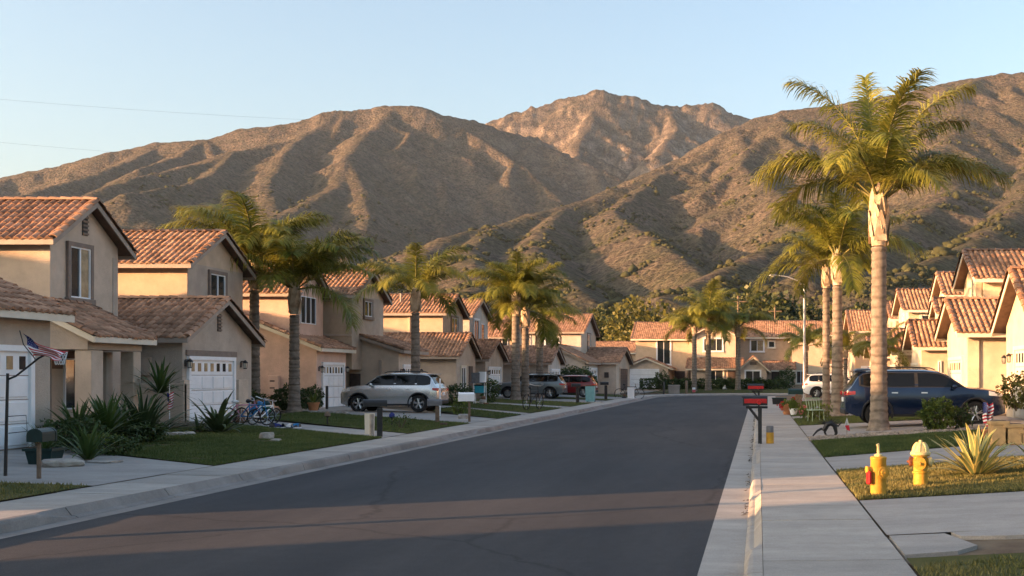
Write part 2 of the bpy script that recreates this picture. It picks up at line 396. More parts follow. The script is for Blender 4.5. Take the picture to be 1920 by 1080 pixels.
# driveway cuts (range along the kerb) where the kerb dips
CUT_L = [(15.0, 21.0), (33.0, 36.0), (40.5, 45.0), (53.0, 56.5), (62, 66), (74, 78), (84, 88)]
CUT_R = [(12.2, 16.4), (23, 26), (36, 40), (54, 58)]
def hcurb(y, cuts):
    h = 0.14
    for a, b in cuts:
        if a - 0.9 < y < b + 0.9:
            t = min(1, (y - (a - 0.9)) / 0.9, ((b + 0.9) - y) / 0.9); t = t * t * (3 - 2 * t); h = min(h, 0.14 - 0.115 * t)
    return h
strip(FL, [(-0.02, 0.004), (0.30, -0.004)], 'gutter', CURBM)
strip(FR, [(-0.02, 0.004), (0.42, -0.012)], 'gutter', CONC)

def curb(name, fr, o0, cuts, seg, CURBM=CURBM):
    """a row of cast kerb lengths with open joints, each length a part of the kerb"""
    root = empty(name); tag(root, kind='structure')
    dense = []
    for i in range(len(fr) - 1):
        (q0, n0), (q1, n1) = fr[i], fr[i + 1]; k = 4 if q0.y < 70 and abs(q0.x) < 9 else 1
        for j in range(k):
            t = j / k; dense.append((q0.lerp(q1, t), n0.lerp(n1, t)))
    L = 0; chunk = []; chunks = []
    for i, d in enumerate(dense):
        if i: L += (d[0] - dense[i - 1][0]).length
        chunk.append(d)
        if L >= seg: chunks.append(chunk); chunk = [d]; L = 0
    rest = MB()
    for ci, c in enumerate(chunks):
        if c[0][0].y < 3: continue
        c = list(c); g = (c[1][0] - c[0][0]).normalized() * 0.012
        c[0] = (c[0][0] + g, c[0][1]); c[-1] = (c[-1][0] - g, c[-1][1])
        near = c[0][0].y < 62
        P = []
        for q, n in c:
            h = hcurb(q.y, cuts) if abs(q.x) < 9.5 and q.y < 93 else 0.14
            wob = 0.012 * math.sin(q.y * 2.3) * math.sin(q.y * 0.7) + rnd.uniform(-.006, .006)
            pr = [(o0, -0.05), (o0 + 0.012, 0.0), (o0 + 0.045 + wob, h * 0.72), (o0 + 0.065 + wob, h * 0.93), (o0 + 0.10, h), (o0 + 0.19, max(h, 0.135) + 0.004), (o0 + 0.19, -0.05)]
            P.append([(q.x + n.x * d, q.y + n.y * d, z) for d, z in pr])
        if near:
            b = MB().grid(P); k = len(P[0]); e = (len(P) - 1) * k
            b.f += [tuple(range(k)), tuple(e + i for i in range(k - 1, -1, -1))]; b.mi += [0, 0]
            b.build('curb_length', CURBM, root)
        else: rest.grid(P)
    o = rest.build('curb_run', CURBM, root); tag(o, kind='stuff')
curb('curb', FL, 0.30, CUT_L, 2.4)
curb('curb', FR, 0.41, CUT_R, 1.8, CONC)

def pavement(name, fr, o0, o1, z0, z1, seg, ymax):
    root = empty(name); tag(root, kind='structure')
    P = [[(q.x + n.x * (o0 + .004), q.y + n.y * (o0 + .004), z0 - .03), (q.x + n.x * (o1 - .004), q.y + n.y * (o1 - .004), z1 - .03)] for q, n in fr]
    MB().grid(P).build('joint_bed', CURBM, root)
    far = MB(); i = 0; k = 0
    step = 1.5
    ys = np.arange(4.0 + 0.6, 93, step)
    x_at = lambda d: (fr[0][0].x + fr[0][1].x * d)
    for y in ys:
        xa, xb = sorted((x_at(o0), x_at(o1))); za, zb = (z0, z1) if x_at(o0) < x_at(o1) else (z1, z0)
        dz = rnd.uniform(-.004, .004); g = 0.008
        vs = [(xa, y + g, za + dz), (xb, y + g, zb + dz), (xb, y + step - g, zb + dz), (xa, y + step - g, za + dz)]
        lo = [(v[0], v[1], v[2] - 0.06) for v in vs]
        fs = [(0, 1, 2, 3), (4, 5, 1, 0), (5, 6, 2, 1), (6, 7, 3, 2), (7, 4, 0, 3)]
        if y < ymax: MB().add(vs + lo, fs).build('slab', CONC, root)
        else: far.add(vs + lo, fs)
    P = []
    for q, n in fr:
        if q.y >= ys[-1] + step - 0.01: P.append([(q.x + n.x * o0, q.y + n.y * o0, z0), (q.x + n.x * o1, q.y + n.y * o1, z1)])
    far.grid(P)
    o = far.build('slab_run', CONC, root); tag(o, kind='stuff')
pavement('sidewalk', FL, 0.495, 1.60, 0.141, 0.165, 1.5, 62)
pavement('sidewalk', FR, 0.605, 1.94, 0.141, 0.155, 1.5, 62)

def quad_ground(pts, dz, name, m, kind='structure', parent=None, n=10):
    (a, b, c, d) = [Vector(p) for p in pts]
    P = []
    for i in range(n + 1):
        row = []
        for j in range(n + 1):
            u, v = i / n, j / n
            p = a.lerp(b, u).lerp(d.lerp(c, u), v); row.append((p.x, p.y, zg(p.x, p.y) + dz))
        P.append(row)
    o = MB().grid(P).build(name, m, parent)
    if kind: tag(o, kind=kind)
    return o
def in_quad(px, py, pts):
    ok = np.ones(len(px), bool); s = None
    for i in range(4):
        x0, y0 = pts[i]; x1, y1 = pts[(i + 1) % 4]
        c = (x1 - x0) * (py - y0) - (y1 - y0) * (px - x0)
        if s is None: s = np.sign(np.median(c))
        ok &= c * s > 0
    return ok
ZGV = np.vectorize(zg)
def grass(pts, n, h, m, label, dz=0.02, thin=0.0):
    xs = [p[0] for p in pts]; ys = [p[1] for p in pts]
    x = rng.uniform(min(xs), max(xs), n); y = rng.uniform(min(ys), max(ys), n)
    k = in_quad(x, y, pts)
    if thin: k &= (fbm(x * 0.9, y * 0.9, 3) > -thin)
    x, y = x[k], y[k]; n = len(x)
    z = ZGV(x, y) + dz - 0.01
    an = rng.uniform(0, 2 * np.pi, n); hh = h * rng.uniform(0.55, 1.3, n) * (1 + 0.35 * fbm(x * .8, y * .8, 2)); ww = 0.010 + 0.006 * rng.random(n)
    lean = rng.uniform(0.1, 0.8, n) * hh; la = rng.uniform(0, 2 * np.pi, n)
    V = np.stack([np.stack([x - np.cos(an) * ww, y - np.sin(an) * ww, z], 1), np.stack([x + np.cos(an) * ww, y + np.sin(an) * ww, z], 1),
                  np.stack([x + np.cos(la) * lean, y + np.sin(la) * lean, z + hh], 1)], 1).reshape(-1, 3)
    o = np_mesh('grass', V, np.arange(3 * n).reshape(-1, 3), m); tag(o, label, 'grass', kind='stuff')
def lawn(pts, n, label, dry=False, h=0.055, thin=0.0):
    quad_ground(pts, 0.02, 'lawn', LAWNY if dry else LAWN)
    if n: grass(pts, n, h, BLADEY if dry else BLADE, label, thin=thin)
LX, RX = -10.42, 1.40
# left side, near to far
lawn([(LX, 3), (LX, 17.5), (-22, 18.6), (-22, 3)], 60000, 'short green lawn at the near left corner', True)
quad_ground([(LX, 17.55), (LX, 21.4), (-16.5, 25.2), (-16.5, 18.2)], 0.012, 'driveway', CONCD)
lawn([(LX, 21.45), (LX, 31.0), (-17.2, 36.2), (-16.4, 25.4)], 130000, 'mown green lawn behind the left sidewalk with two stones', thin=.42)
quad_ground([(LX, 31.05), (LX, 33.2), (-18.95, 40.4), (-18.95, 36.9)], 0.012, 'driveway', CONCD)
lawn([(LX, 33.25), (LX, 40.4), (-19.0, 47.0), (-18.6, 41.0)], 50000, 'green lawn strip beside the silver car driveway')
quad_ground([(LX, 40.45), (LX, 44.6), (-20.4, 55.9), (-20.4, 47.4)], 0.012, 'driveway', CONCD)
lawn([(LX, 44.7), (LX, 49.2), (-15.5, 57.0), (-15.5, 52.2)], 16000, 'narrow green lawn strip past the white mailbox')
quad_ground([(LX, 49.3), (LX, 51.2), (-18, 60.8), (-18, 57.6)], 0.012, 'walkway', CONCD)
lawn([(LX, 51.3), (LX, 59.5), (-18, 66.5), (-18, 61.2)], 16000, 'green lawn strip with a bicycle on it')
quad_ground([(LX, 59.6), (LX, 62.0), (-18, 68.5), (-18, 66.7)], 0.012, 'walkway', CONCD)
lawn([(LX, 62.1), (LX, 70), (-18, 75.5), (-18, 68.7)], 14000, 'green lawn strip before the grey car')
quad_ground([(LX, 70.1), (LX, 76.5), (-18.8, 82), (-18.8, 76.5)], 0.012, 'driveway', CONCD)
lawn([(LX, 77), (LX, 81), (-16.5, 84), (-16.5, 82)], 3000, 'small green lawn by the red car')
quad_ground([(LX, 81.2), (LX, 88), (-16.4, 92.6), (-16.4, 84.1)], 0.012, 'driveway', CONCD)
lawn([(LX, 88.2), (LX, 95), (-14, 98), (-14, 93)], 2500, 'far small green lawn at the end of the left sidewalk')
# right side
lawn([(RX, 3), (RX, 10.6), (13, 11.0), (13, 3)], 60000, 'patchy dry grass in the near right corner', True, 0.05, 0.15)
quad_ground([(RX, 12.2), (RX, 15.55), (13, 17.0), (13, 12.6)], 0.012, 'driveway', CONCD)
lawn([(RX, 15.6), (RX, 20.2), (8.6, 23.0), (8.6, 16.5)], 130000, 'sunlit dry lawn strip around the fire hydrants', True, 0.06)
quad_ground([(RX, 20.25), (RX, 23.7), (8.6, 27.4), (8.6, 23.1)], 0.012, 'walkway', CONCD)
lawn([(RX, 23.75), (RX, 29.4), (8.6, 32.3), (8.6, 27.5)], 90000, 'green lawn strip in front of the blue car')
quad_ground([(RX, 31.55), (RX, 38.6), (8.68, 39.6), (8.68, 33.9)], 0.012, 'driveway', CONCD)
lawn([(RX, 38.7), (RX, 44.6), (7.7, 46), (7.7, 40)], 30000, 'green lawn strip behind the blue car')
quad_ground([(RX, 44.8), (RX, 47.4), (7.7, 49), (7.7, 46.4)], 0.012, 'walkway', CONCD)
lawn([(RX, 47.6), (RX, 54), (7.7, 55), (7.7, 49.2)], 12000, 'far green lawn strip under the paired palms')
quad_ground([(RX, 54.2), (RX, 61.5), (7.7, 61.8), (7.7, 57.2)], 0.012, 'driveway', CONCD)
lawn([(RX, 62), (RX, 72), (7.5, 74), (7.5, 62)], 8000, 'small lawn near the street lamp')
quad_ground([(RX, 72.2), (RX, 79), (7.8, 79), (7.8, 74.2)], 0.012, 'driveway', CONCD)
# far side of the bend
lawn([(-11, 110.5), (13, 110.5), (13, 121.5), (-11, 121.5)], 12000, 'lawn before the houses at the end of the street')
quad_ground([(-16, 109.9), (-11.2, 109.9), (-10.8, 123.9), (-15, 123.9)], 0.02, 'driveway', CONCD)

def scatter_stones(name, pts, n, r0, r1, m, label, dz=0.0):
    xs = [p[0] for p in pts]; ys = [p[1] for p in pts]
    x = rng.uniform(min(xs), max(xs), n); y = rng.uniform(min(ys), max(ys), n); k = in_quad(x, y, pts); x, y = x[k], y[k]; n = len(x)
    ico = bmesh.new(); bmesh.ops.create_icosphere(ico, subdivisions=1, radius=1.0); V0 = np.array([v.co for v in ico.verts]); F0 = np.array([[v.index for v in f.verts] for f in ico.faces]); ico.free()
    r = rng.uniform(r0, r1, n) ; z = ZGV(x, y) + dz
    V = V0[None] * (1 + 0.35 * rng.standard_normal((n, len(V0), 1)) * .6) * (r[:, None, None] * np.array([1.2, 1, .6])) + np.stack([x, y, z], 1)[:, None]
    F = F0[None] + (np.arange(n) * len(V0))[:, None, None]
    o = np_mesh(name, V.reshape(-1, 3), F.reshape(-1, 3), m); tag(o, label, 'gravel', kind='stuff'); return o
# planting bed with gravel edge on the right, in front of the blue car
quad_ground([(RX, 29.45), (RX, 31.5), (8.6, 33.8), (8.6, 32.35)], 0.02, 'planting_bed', SOIL)
scatter_stones('gravel', [(RX, 29.45), (RX, 31.5), (8.6, 33.8), (8.6, 32.35)], 2600, 0.025, 0.07, GRAVEL, 'pale gravel bed along the lawn under the tall palm', 0.02)
quad_ground([(-16.4, 24.9), (-16.2, 29.0), (-18.3, 36.6), (-19.2, 30)], 0.03, 'planting_bed', SOIL)
# leaf litter lying in the right gutter
def litter():
    n = 420; y = rng.uniform(8, 60, n); x = -0.15 + np.abs(rng.normal(0, .035, n)) * -1; k = fbm(y * .7, y * 0 + 3.3, 2) > -0.05; x, y = x[k], y[k]; n = len(x)
    V = []
    for i in range(n):
        s = rnd.uniform(.012, .04); a = rnd.uniform(0, 6.3); c, d = math.cos(a) * s, math.sin(a) * s
        z = 0.004 + rnd.uniform(0, .02)
        V += [(x[i] - c, y[i] - d, z), (x[i] + d * .6, y[i] - c * .6, z + rnd.uniform(0, .02)), (x[i] + c, y[i] + d, z + .008), (x[i] - d * .6, y[i] + c * .6, z + rnd.uniform(0, .015))]
    o = np_mesh('leaf_litter', V, np.arange(4 * n).reshape(-1, 4), mat('dead_leaf', (.07, .05, .035), var=.4, islands=.4, rough=.9)); tag(o, 'dry leaves and dirt caught along the right gutter', 'leaf litter', kind='stuff')
litter()
# old broken concrete apron at the near right
def broken_slab(pts, label):
    b = MB(); top = [(x, y, zg(x, y) + 0.012) for x, y in pts]; bot = [(x, y, z - .1) for x, y, z in top]; n = len(pts)
    b.add(top + bot, [tuple(range(n))] + [(i, n + i, n + (i + 1) % n, (i + 1) % n) for i in range(n)])
    o = b.build('concrete_slab', CONCD); tag(o, label, 'slab')
broken_slab([(1.42, 10.85), (1.95, 10.95), (2.2, 11.25), (2.02, 12.15), (1.42, 12.15)], 'cracked concrete slab next to the near driveway and sidewalk')
broken_slab([(2.15, 11.9), (2.6, 11.8), (5.8, 11.95), (5.8, 12.5), (2.1, 12.2)], 'thin broken strip of concrete beside the patchy dirt')

# ------------------------------------------------------------------ mountains
def P3(px, py, Y): return ((px - VPX) / FPX * Y, Y, CAM_H + (VPY - py) / FPX * Y)
RIDGES = [  # crest lines: (points, slope, roundness)
    ([(-900, 470, 2300), (-500, 430, 2400), (-200, 372, 2500), (0, 337, 2500), (150, 303, 2500), (215, 288, 2500), (300, 272, 2550), (385, 264, 2550), (460, 245, 2600), (530, 241, 2600), (620, 216, 2650), (690, 208, 2700), (740, 207, 2700), (790, 211, 2700), (830, 226, 2720), (870, 233, 2750), (920, 246, 2800), (1000, 268, 2850), (1080, 310, 2900)], .62, 50),
    ([(620, 330, 3900), (800, 290, 3900), (920, 243, 3800), (1000, 220, 3700), (1070, 196, 3650), (1125, 173, 3600), (1180, 189, 3600), (1250, 210, 3650), (1330, 199, 3700), (1375, 222, 3700), (1500, 260, 3700), (1800, 300, 3800)], .62, 60),
    ([(1125, 180, 3600), (1110, 230, 3300), (1080, 290, 3000), (1120, 345, 2750)], .75, 30),
    ([(1250, 205, 3650), (1270, 250, 3300), (1230, 300, 2950)], .75, 30),
    ([(1000, 218, 3700), (985, 262, 3350), (1010, 300, 3050)], .75, 30),
    ([(2700, 60, 2500), (2300, 90, 2450), (2050, 125, 2400), (1920, 139, 2350), (1880, 140, 2350), (1770, 161, 2300), (1680, 182, 2300), (1600, 196, 2300), (1470, 209, 2300), (1420, 222, 2280), (1380, 246, 2200), (1330, 290, 2050), (1240, 332, 1850), (1150, 362, 1700), (1060, 392, 1550), (1000, 405, 1450), (930, 424, 1350), (840, 448, 1200), (760, 492, 1050), (680, 545, 900), (600, 600, 760)], .55, 35),
    # spurs of the left mountain
    ([(640, 222, 2650), (560, 262, 2400), (437, 290, 2200), (380, 312, 2050), (292, 328, 1900), (215, 352, 1750), (138, 382, 1600), (60, 430, 1400), (-40, 490, 1200)], .58, 30),
    ([(437, 290, 2200), (400, 330, 1950), (345, 352, 1800), (300, 362, 1700), (230, 368, 1600)], .6, 15),
    ([(560, 262, 2400), (530, 300, 2150), (505, 350, 1900), (520, 400, 1700), (490, 450, 1500), (420, 470, 1350), (360, 500, 1200)], .6, 25),
    ([(740, 208, 2700), (690, 252, 2450), (650, 300, 2200), (640, 345, 2000), (600, 370, 1850), (540, 400, 1650), (470, 440, 1450), (400, 490, 1250)], .6, 30),
    ([(650, 300, 2200), (680, 360, 1950), (690, 420, 1700), (660, 470, 1500), (640, 520, 1300), (600, 560, 1100)], .6, 25),
    ([(300, 272, 2550), (240, 310, 2300), (150, 340, 2100), (60, 365, 1900), (-60, 400, 1700)], .6, 25),
    ([(385, 265, 2550), (330, 300, 2350), (260, 322, 2150)], .65, 15),
    # spurs of the right ridge
    ([(1380, 246, 2200), (1400, 285, 1950), (1390, 318, 1750), (1440, 355, 1550), (1490, 385, 1350)], .58, 20),
    ([(1240, 332, 1850), (1200, 362, 1650), (1150, 400, 1450), (1190, 430, 1250), (1240, 462, 1080), (1300, 505, 900), (1340, 540, 760)], .55, 20),
    ([(1060, 392, 1550), (1020, 430, 1300), (1000, 470, 1080), (1060, 520, 860), (1100, 560, 700)], .5, 20),
    ([(930, 424, 1350), (880, 470, 1080), (900, 530, 800), (860, 580, 620)], .48, 20),
    ([(1600, 196, 2300), (1620, 250, 2000), (1580, 310, 1700), (1530, 350, 1500), (1560, 400, 1250), (1500, 440, 1050), (1420, 480, 900), (1330, 520, 760), (1240, 560, 640)], .52, 25),
    ([(1770, 162, 2300), (1800, 230, 1950), (1760, 300, 1650), (1790, 360, 1350), (1700, 420, 1050), (1600, 470, 850), (1500, 520, 680)], .5, 25),
    ([(1920, 140, 2350), (1990, 240, 1900), (1960, 330, 1500), (1900, 400, 1150), (1800, 470, 850), (1650, 530, 620)], .5, 25),
    ([(2300, 95, 2450), (2300, 250, 1800), (2200, 380, 1250), (2000, 480, 800), (1800, 560, 550)], .5, 25),
]
def all_spurs():
    """crest lines with side spurs growing from them, and small spurs on those"""
    r = random.Random(11); out = []
    def wob(pts, amp):
        return [Vector((p.x + r.uniform(-amp, amp), p.y + r.uniform(-amp, amp), p.z)) for p in pts]
    def side(pts, sl, step, length, level):
        acc = r.uniform(0, step)
        for a, b in zip(pts[:-1], pts[1:]):
            d = b - a; L = math.hypot(d.x, d.y)
            if L < 1: continue
            t = Vector((d.x, d.y, 0)) / L; nrm = Vector((-t.y, t.x, 0)); dn = -1 if d.z > 0 else 1
            while acc < L:
                p = a.lerp(b, acc / L)
                for sg in (-1, 1):
                    if r.random() < .15: continue
                    ln = length * r.uniform(.55, 1.25); dirv = (nrm * sg + t * dn * r.uniform(.15, .75)).normalized()
                    if p.z < 40: continue
                    k = r.uniform(.52, .66) * sl * 1.18; q = [p.copy()]
                    for j in range(3):
                        dirv = (dirv + nrm * r.uniform(-.25, .25) + t * r.uniform(-.25, .25)).normalized(); n_ = q[-1] + dirv * (ln / 3); n_.z = q[-1].z - k * (ln / 3) * (1 + .12 * j); q.append(n_)
                    out.append((q, sl * 1.12, 4 if level else 8))
                    if level == 0: side(q, sl * 1.05, 95, length * .36, 1)
                acc += step * r.uniform(.7, 1.35)
            acc -= L
    for pts, sl, rr in RIDGES:
        q = [Vector(P3(*p)) for p in pts]; out.append((q, sl, max(9, rr * .5))); side(q, sl, 230, 420, 0)
    return out
def terrain_height(u, v):
    U, Vv = np.meshgrid(u, v, indexing='ij'); XX = U * Vv; YY = Vv
    H = np.full(XX.shape, -400.0)
    WX = XX + 40 * fbm(XX / 300, YY / 300, 4); WY = YY + 40 * fbm(XX / 300 + 50, YY / 300 + 20, 4)
    for q, sl, rr in all_spurs():
        for A, B in zip(q[:-1], q[1:]):
            x0, y0, z0 = A; x1, y1, z1 = B; m_ = max(z0, z1) / sl * .95 + 60
            m_ = min(1000, m_) if rr > 8.5 else min(420, m_)
            j0, j1 = np.searchsorted(v, [min(y0, y1) - m_, max(y0, y1) + m_])
            if j1 - j0 < 2: continue
            yl, yh = v[j0], v[j1 - 1]; xl, xh = min(x0, x1) - m_, max(x0, x1) + m_
            i0, i1 = np.searchsorted(u, [min(xl / yl, xl / yh), max(xh / yl, xh / yh)])
            if i1 - i0 < 2: continue
            S = (slice(i0, i1), slice(j0, j1)); dx, dy = x1 - x0, y1 - y0; L2 = dx * dx + dy * dy + 1e-6
            xa, ya = XX[S], YY[S]
            t = np.clip(((xa - x0) * dx + (ya - y0) * dy) / L2, 0, 1); d0 = np.hypot(xa - x0 - t * dx, ya - y0 - t * dy)
            xw, yw = WX[S], WY[S]; tw = np.clip(((xw - x0) * dx + (yw - y0) * dy) / L2, 0, 1); d1 = np.hypot(xw - x0 - tw * dx, yw - y0 - tw * dy)
            k = np.clip(d0 / 100, 0, 1); d = d0 * (1 - k) + d1 * k; tt = t * (1 - k) + tw * k
            de = np.sqrt(d * d + rr * rr) - rr
            h = z0 + tt * (z1 - z0) - sl * 1.18 * de * (1 - 0.10 * np.clip(de / 700, 0, 1))
            np.maximum(H[S], np.where(d0 < m_, h, -400), out=H[S])
    return H.ravel()
def build_mountains():
    nu, nv = 780, 500
    u = np.linspace(-1.02, 0.62, nu); v = 190 * (5200 / 190) ** np.linspace(0, 1, nv)
    U, Vv = np.meshgrid(u, v, indexing='ij'); Xa = (U * Vv).ravel(); Ya = Vv.ravel()
    H = terrain_height(u, v)
    base = 3 + np.clip(Ya - 190, 0, None) * 0.035 + 5 * fbm(Xa / 90, Ya / 90, 4)
    base = np.minimum(base, 75)
    H = np.maximum(H, base) + 6 * np.log1p(np.exp(-np.abs(H - base) / 8)) * 1.2
    far = np.clip((Ya - 300) / 1200, 0.12, 1)
    hi = np.clip((H - 30) / 250, 0.05, 1)
    g = ridged(Xa / 210 + 3, Ya / 300, 5) - 0.9
    H = H + 5 * hi * far * g + 2.4 * hi * ridged(Xa / 46, Ya / 60, 4) + 1.0 * np.clip(far * 2, .3, 1) * fbm(Xa / 9, Ya / 9, 3)
    # crags on the far rocky peak
    rocky = np.clip((Ya - 2500) / 350, 0, 1) * np.clip((Xa + 1300) / 200, 0, 1) * np.clip((350 - Xa) / 300, 0, 1)
    H = H + rocky * (7 * (ridged(Xa / 130, Ya / 170, 5) - 0.8) + 6 * ridged(Xa / 30 + 9, Ya / 34, 3))
    edge = np.clip((Vv.ravel() - 190) / 40, 0, 1); H = H * edge + (-1.0) * (1 - edge)
    idx = np.arange(nu * nv).reshape(nu, nv)
    F = np.stack([idx[:-1, :-1], idx[1:, :-1], idx[1:, 1:], idx[:-1, 1:]], -1).reshape(-1, 4)
    o = np_mesh('mountain', np.stack([Xa, Ya, H], 1), F, MOUNT, smooth=True); tag(o, kind='structure')
    return u, v, H.reshape(nu, nv)
def mountain_mat():
    m, n, l, b = nodes('mountain_scrub')
    tc = n.new('ShaderNodeTexCoord'); g = n.new('ShaderNodeNewGeometry')
    def nz(s, d=6, r=0.62, src=None):
        t = n.new('ShaderNodeTexNoise'); t.inputs['Scale'].default_value = s; t.inputs['Detail'].default_value = d; t.inputs['Roughness'].default_value = r; l.new(tc.outputs['Object'], t.inputs[0]); return t
    def ramp(src, a, ca, bb, cb):
        r = n.new('ShaderNodeValToRGB'); e = r.color_ramp.elements; e[0].position = a; e[0].color = (*ca, 1); e[1].position = bb; e[1].color = (*cb, 1); l.new(src, r.inputs[0]); return r
    big = nz(0.006); mid = nz(0.05, 7, .7); fine = nz(0.16, 4, .75); spk = n.new('ShaderNodeTexVoronoi'); spk.inputs['Scale'].default_value = 0.17; l.new(tc.outputs['Object'], spk.inputs[0])
    c1 = ramp(mid.outputs[0], .38, (.052, .048, .033), .62, (.128, .093, .073))
    c2 = ramp(big.outputs[0], .38, (.066, .055, .042), .62, (.118, .090, .075))
    mx = n.new('ShaderNodeMixRGB'); mx.inputs[0].default_value = .45; l.new(c1.outputs[0], mx.inputs[1]); l.new(c2.outputs[0], mx.inputs[2])
    sy = n.new('ShaderNodeSeparateXYZ'); l.new(g.outputs['Position'], sy.inputs[0])
    nr = n.new('ShaderNodeMapRange'); nr.inputs[1].default_value = 3000; nr.inputs[2].default_value = 900; nr.inputs[4].default_value = .85; l.new(sy.outputs['Y'], nr.inputs[0])
    gp = nz(0.012, 6, .7); gpm = n.new('ShaderNodeMapRange'); gpm.inputs[1].default_value = .38; gpm.inputs[2].default_value = .56; l.new(gp.outputs[0], gpm.inputs[0])
    gm = n.new('ShaderNodeMath'); gm.operation = 'MULTIPLY'; l.new(nr.outputs[0], gm.inputs[0]); l.new(gpm.outputs[0], gm.inputs[1])
    mg = n.new('ShaderNodeMixRGB'); mg.inputs[2].default_value = (.050, .050, .028, 1); l.new(gm.outputs[0], mg.inputs[0]); l.new(mx.outputs[0], mg.inputs[1]); mx = mg
    # scrub clumps
    sp = n.new('ShaderNodeMapRange'); sp.inputs[1].default_value = .1; sp.inputs[2].default_value = .5; sp.inputs[3].default_value = .55; sp.inputs[4].default_value = 1.15; l.new(spk.outputs['Distance'], sp.inputs[0])
    s1 = n.new('ShaderNodeVectorMath'); s1.operation = 'SCALE'; l.new(mx.outputs[0], s1.inputs[0])
    ml = n.new('ShaderNodeMath'); ml.operation = 'MULTIPLY'; fr = n.new('ShaderNodeMapRange'); fr.inputs[1].default_value = .3; fr.inputs[2].default_value = .7; fr.inputs[3].default_value = .6; fr.inputs[4].default_value = 1.4; l.new(fine.outputs[0], fr.inputs[0])
    l.new(sp.outputs[0], ml.inputs[0]); l.new(fr.outputs[0], ml.inputs[1]); l.new(ml.outputs[0], s1.inputs['Scale'])
    d2 = nz(0.075, 5, .8); dm = n.new('ShaderNodeMapRange'); dm.inputs[1].default_value = .50; dm.inputs[2].default_value = .60; dm.inputs[3].default_value = 1.12; dm.inputs[4].default_value = .5; l.new(d2.outputs[0], dm.inputs[0])
    s2 = n.new('ShaderNodeVectorMath'); s2.operation = 'SCALE'; l.new(s1.outputs[0], s2.inputs[0]); l.new(dm.outputs[0], s2.inputs['Scale']); s1 = s2
    # bare rock on steep high ground
    sx = n.new('ShaderNodeSeparateXYZ'); l.new(g.outputs['Position'], sx.inputs[0])
    nx = n.new('ShaderNodeSeparateXYZ'); l.new(g.outputs['Normal'], nx.inputs[0])
    hz = n.new('ShaderNodeMapRange'); hz.inputs[1].default_value = 2500; hz.inputs[2].default_value = 3100; l.new(sx.outputs['Y'], hz.inputs[0])
    st = n.new('ShaderNodeMapRange'); st.inputs[1].default_value = .88; st.inputs[2].default_value = .70; l.new(nx.outputs['Z'], st.inputs[0])
    rk = nz(0.02, 7, .7); rkm = n.new('ShaderNodeMapRange'); rkm.inputs[1].default_value = .42; rkm.inputs[2].default_value = .56; l.new(rk.outputs[0], rkm.inputs[0])
    k1 = n.new('ShaderNodeMath'); k1.operation = 'MULTIPLY_ADD'; l.new(hz.outputs[0], k1.inputs[0]); k1.inputs[1].default_value = .62; k1.inputs[2].default_value = .22
    k2 = n.new('ShaderNodeMath'); k2.operation = 'MULTIPLY'; l.new(k1.outputs[0], k2.inputs[0]); l.new(rkm.outputs[0], k2.inputs[1])
    k3 = n.new('ShaderNodeMath'); k3.operation = 'MULTIPLY'; l.new(k2.outputs[0], k3.inputs[0]); l.new(st.outputs[0], k3.inputs[1])
    rc = ramp(fine.outputs[0], .3, (.20, .15, .115), .7, (.42, .33, .26))
    m2 = n.new('ShaderNodeMixRGB'); l.new(k3.outputs[0], m2.inputs[0]); l.new(s1.outputs[0], m2.inputs[1]); l.new(rc.outputs[0], m2.inputs[2])
    l.new(m2.outputs[0], b.inputs['Base Color']); b.inputs['Roughness'].default_value = 1.0; b.inputs['Specular IOR Level'].default_value = .05
    bp = n.new('ShaderNodeBump'); bp.inputs['Strength'].default_value = .9; bp.inputs['Distance'].default_value = 5.0; l.new(fine.outputs[0], bp.inputs['Height'])
    bp2 = n.new('ShaderNodeBump'); bp2.inputs['Strength'].default_value = .6; bp2.inputs['Distance'].default_value = 3.0; bp2.invert = True; l.new(spk.outputs['Distance'], bp2.inputs['Height']); l.new(bp.outputs[0], bp2.inputs['Normal'])
    l.new(bp2.outputs[0], b.inputs['Normal'])
    return m
MOUNT = mountain_mat()
MU, MV, MH = build_mountains()
def mh(x, y):
    """height of the built mountain mesh (bilinear)"""
    uu = (x / y - MU[0]) / (MU[1] - MU[0]); vv = np.log(y / MV[0]) / np.log(MV[1] / MV[0])
    i = np.clip(uu.astype(int), 0, len(MU) - 2); j = np.clip(vv.astype(int), 0, len(MV) - 2); a = uu - i; b = vv - j
    return MH[i, j] * (1 - a) * (1 - b) + MH[i + 1, j] * a * (1 - b) + MH[i, j + 1] * (1 - a) * b + MH[i + 1, j + 1] * a * b
def hillside_bushes():
    n = 130000; y = 215 * (1900 / 215) ** rng.random(n); uu = rng.uniform(-0.72, .34, n); x = uu * y
    dens = fbm(x / 60, y / 60, 4) + 0.25 * fbm(x / 12, y / 12, 2)
    keep = dens + np.clip((620 - y) / 900, -.25, .4) > 0.03; x, y = x[keep][:46000], y[keep][:46000]; n = len(x); z = mh(x, y)
    ico = bmesh.new(); bmesh.ops.create_icosphere(ico, subdivisions=1, radius=1.0); V0 = np.array([v.co for v in ico.verts]); F0 = np.array([[v.index for v in f.verts] for f in ico.faces]); ico.free()
    r = rng.uniform(.5, 1.5, n) * np.clip(y / 480, .8, 1.9) * np.exp(rng.normal(0, .3, n))
    V = V0[None] * (1 + .28 * rng.standard_normal((n, len(V0), 1))) * (r[:, None, None] * np.array([1.1, 1.1, .8])) + np.stack([x, y, z + r * .35], 1)[:, None]
    F = F0[None] + (np.arange(n) * len(V0))[:, None, None]
    o = np_mesh('chaparral', V.reshape(-1, 3), F.reshape(-1, 3), mat('chaparral_scrub', (.034, .038, .017), col2=(.062, .060, .028), scale=.05, islands=.35, rough=1, spec=.05, bump=1.0, bscale=1.5)); tag(o, 'olive chaparral bushes scattered over the lower hillsides', 'scrub', kind='stuff')
hillside_bushes()

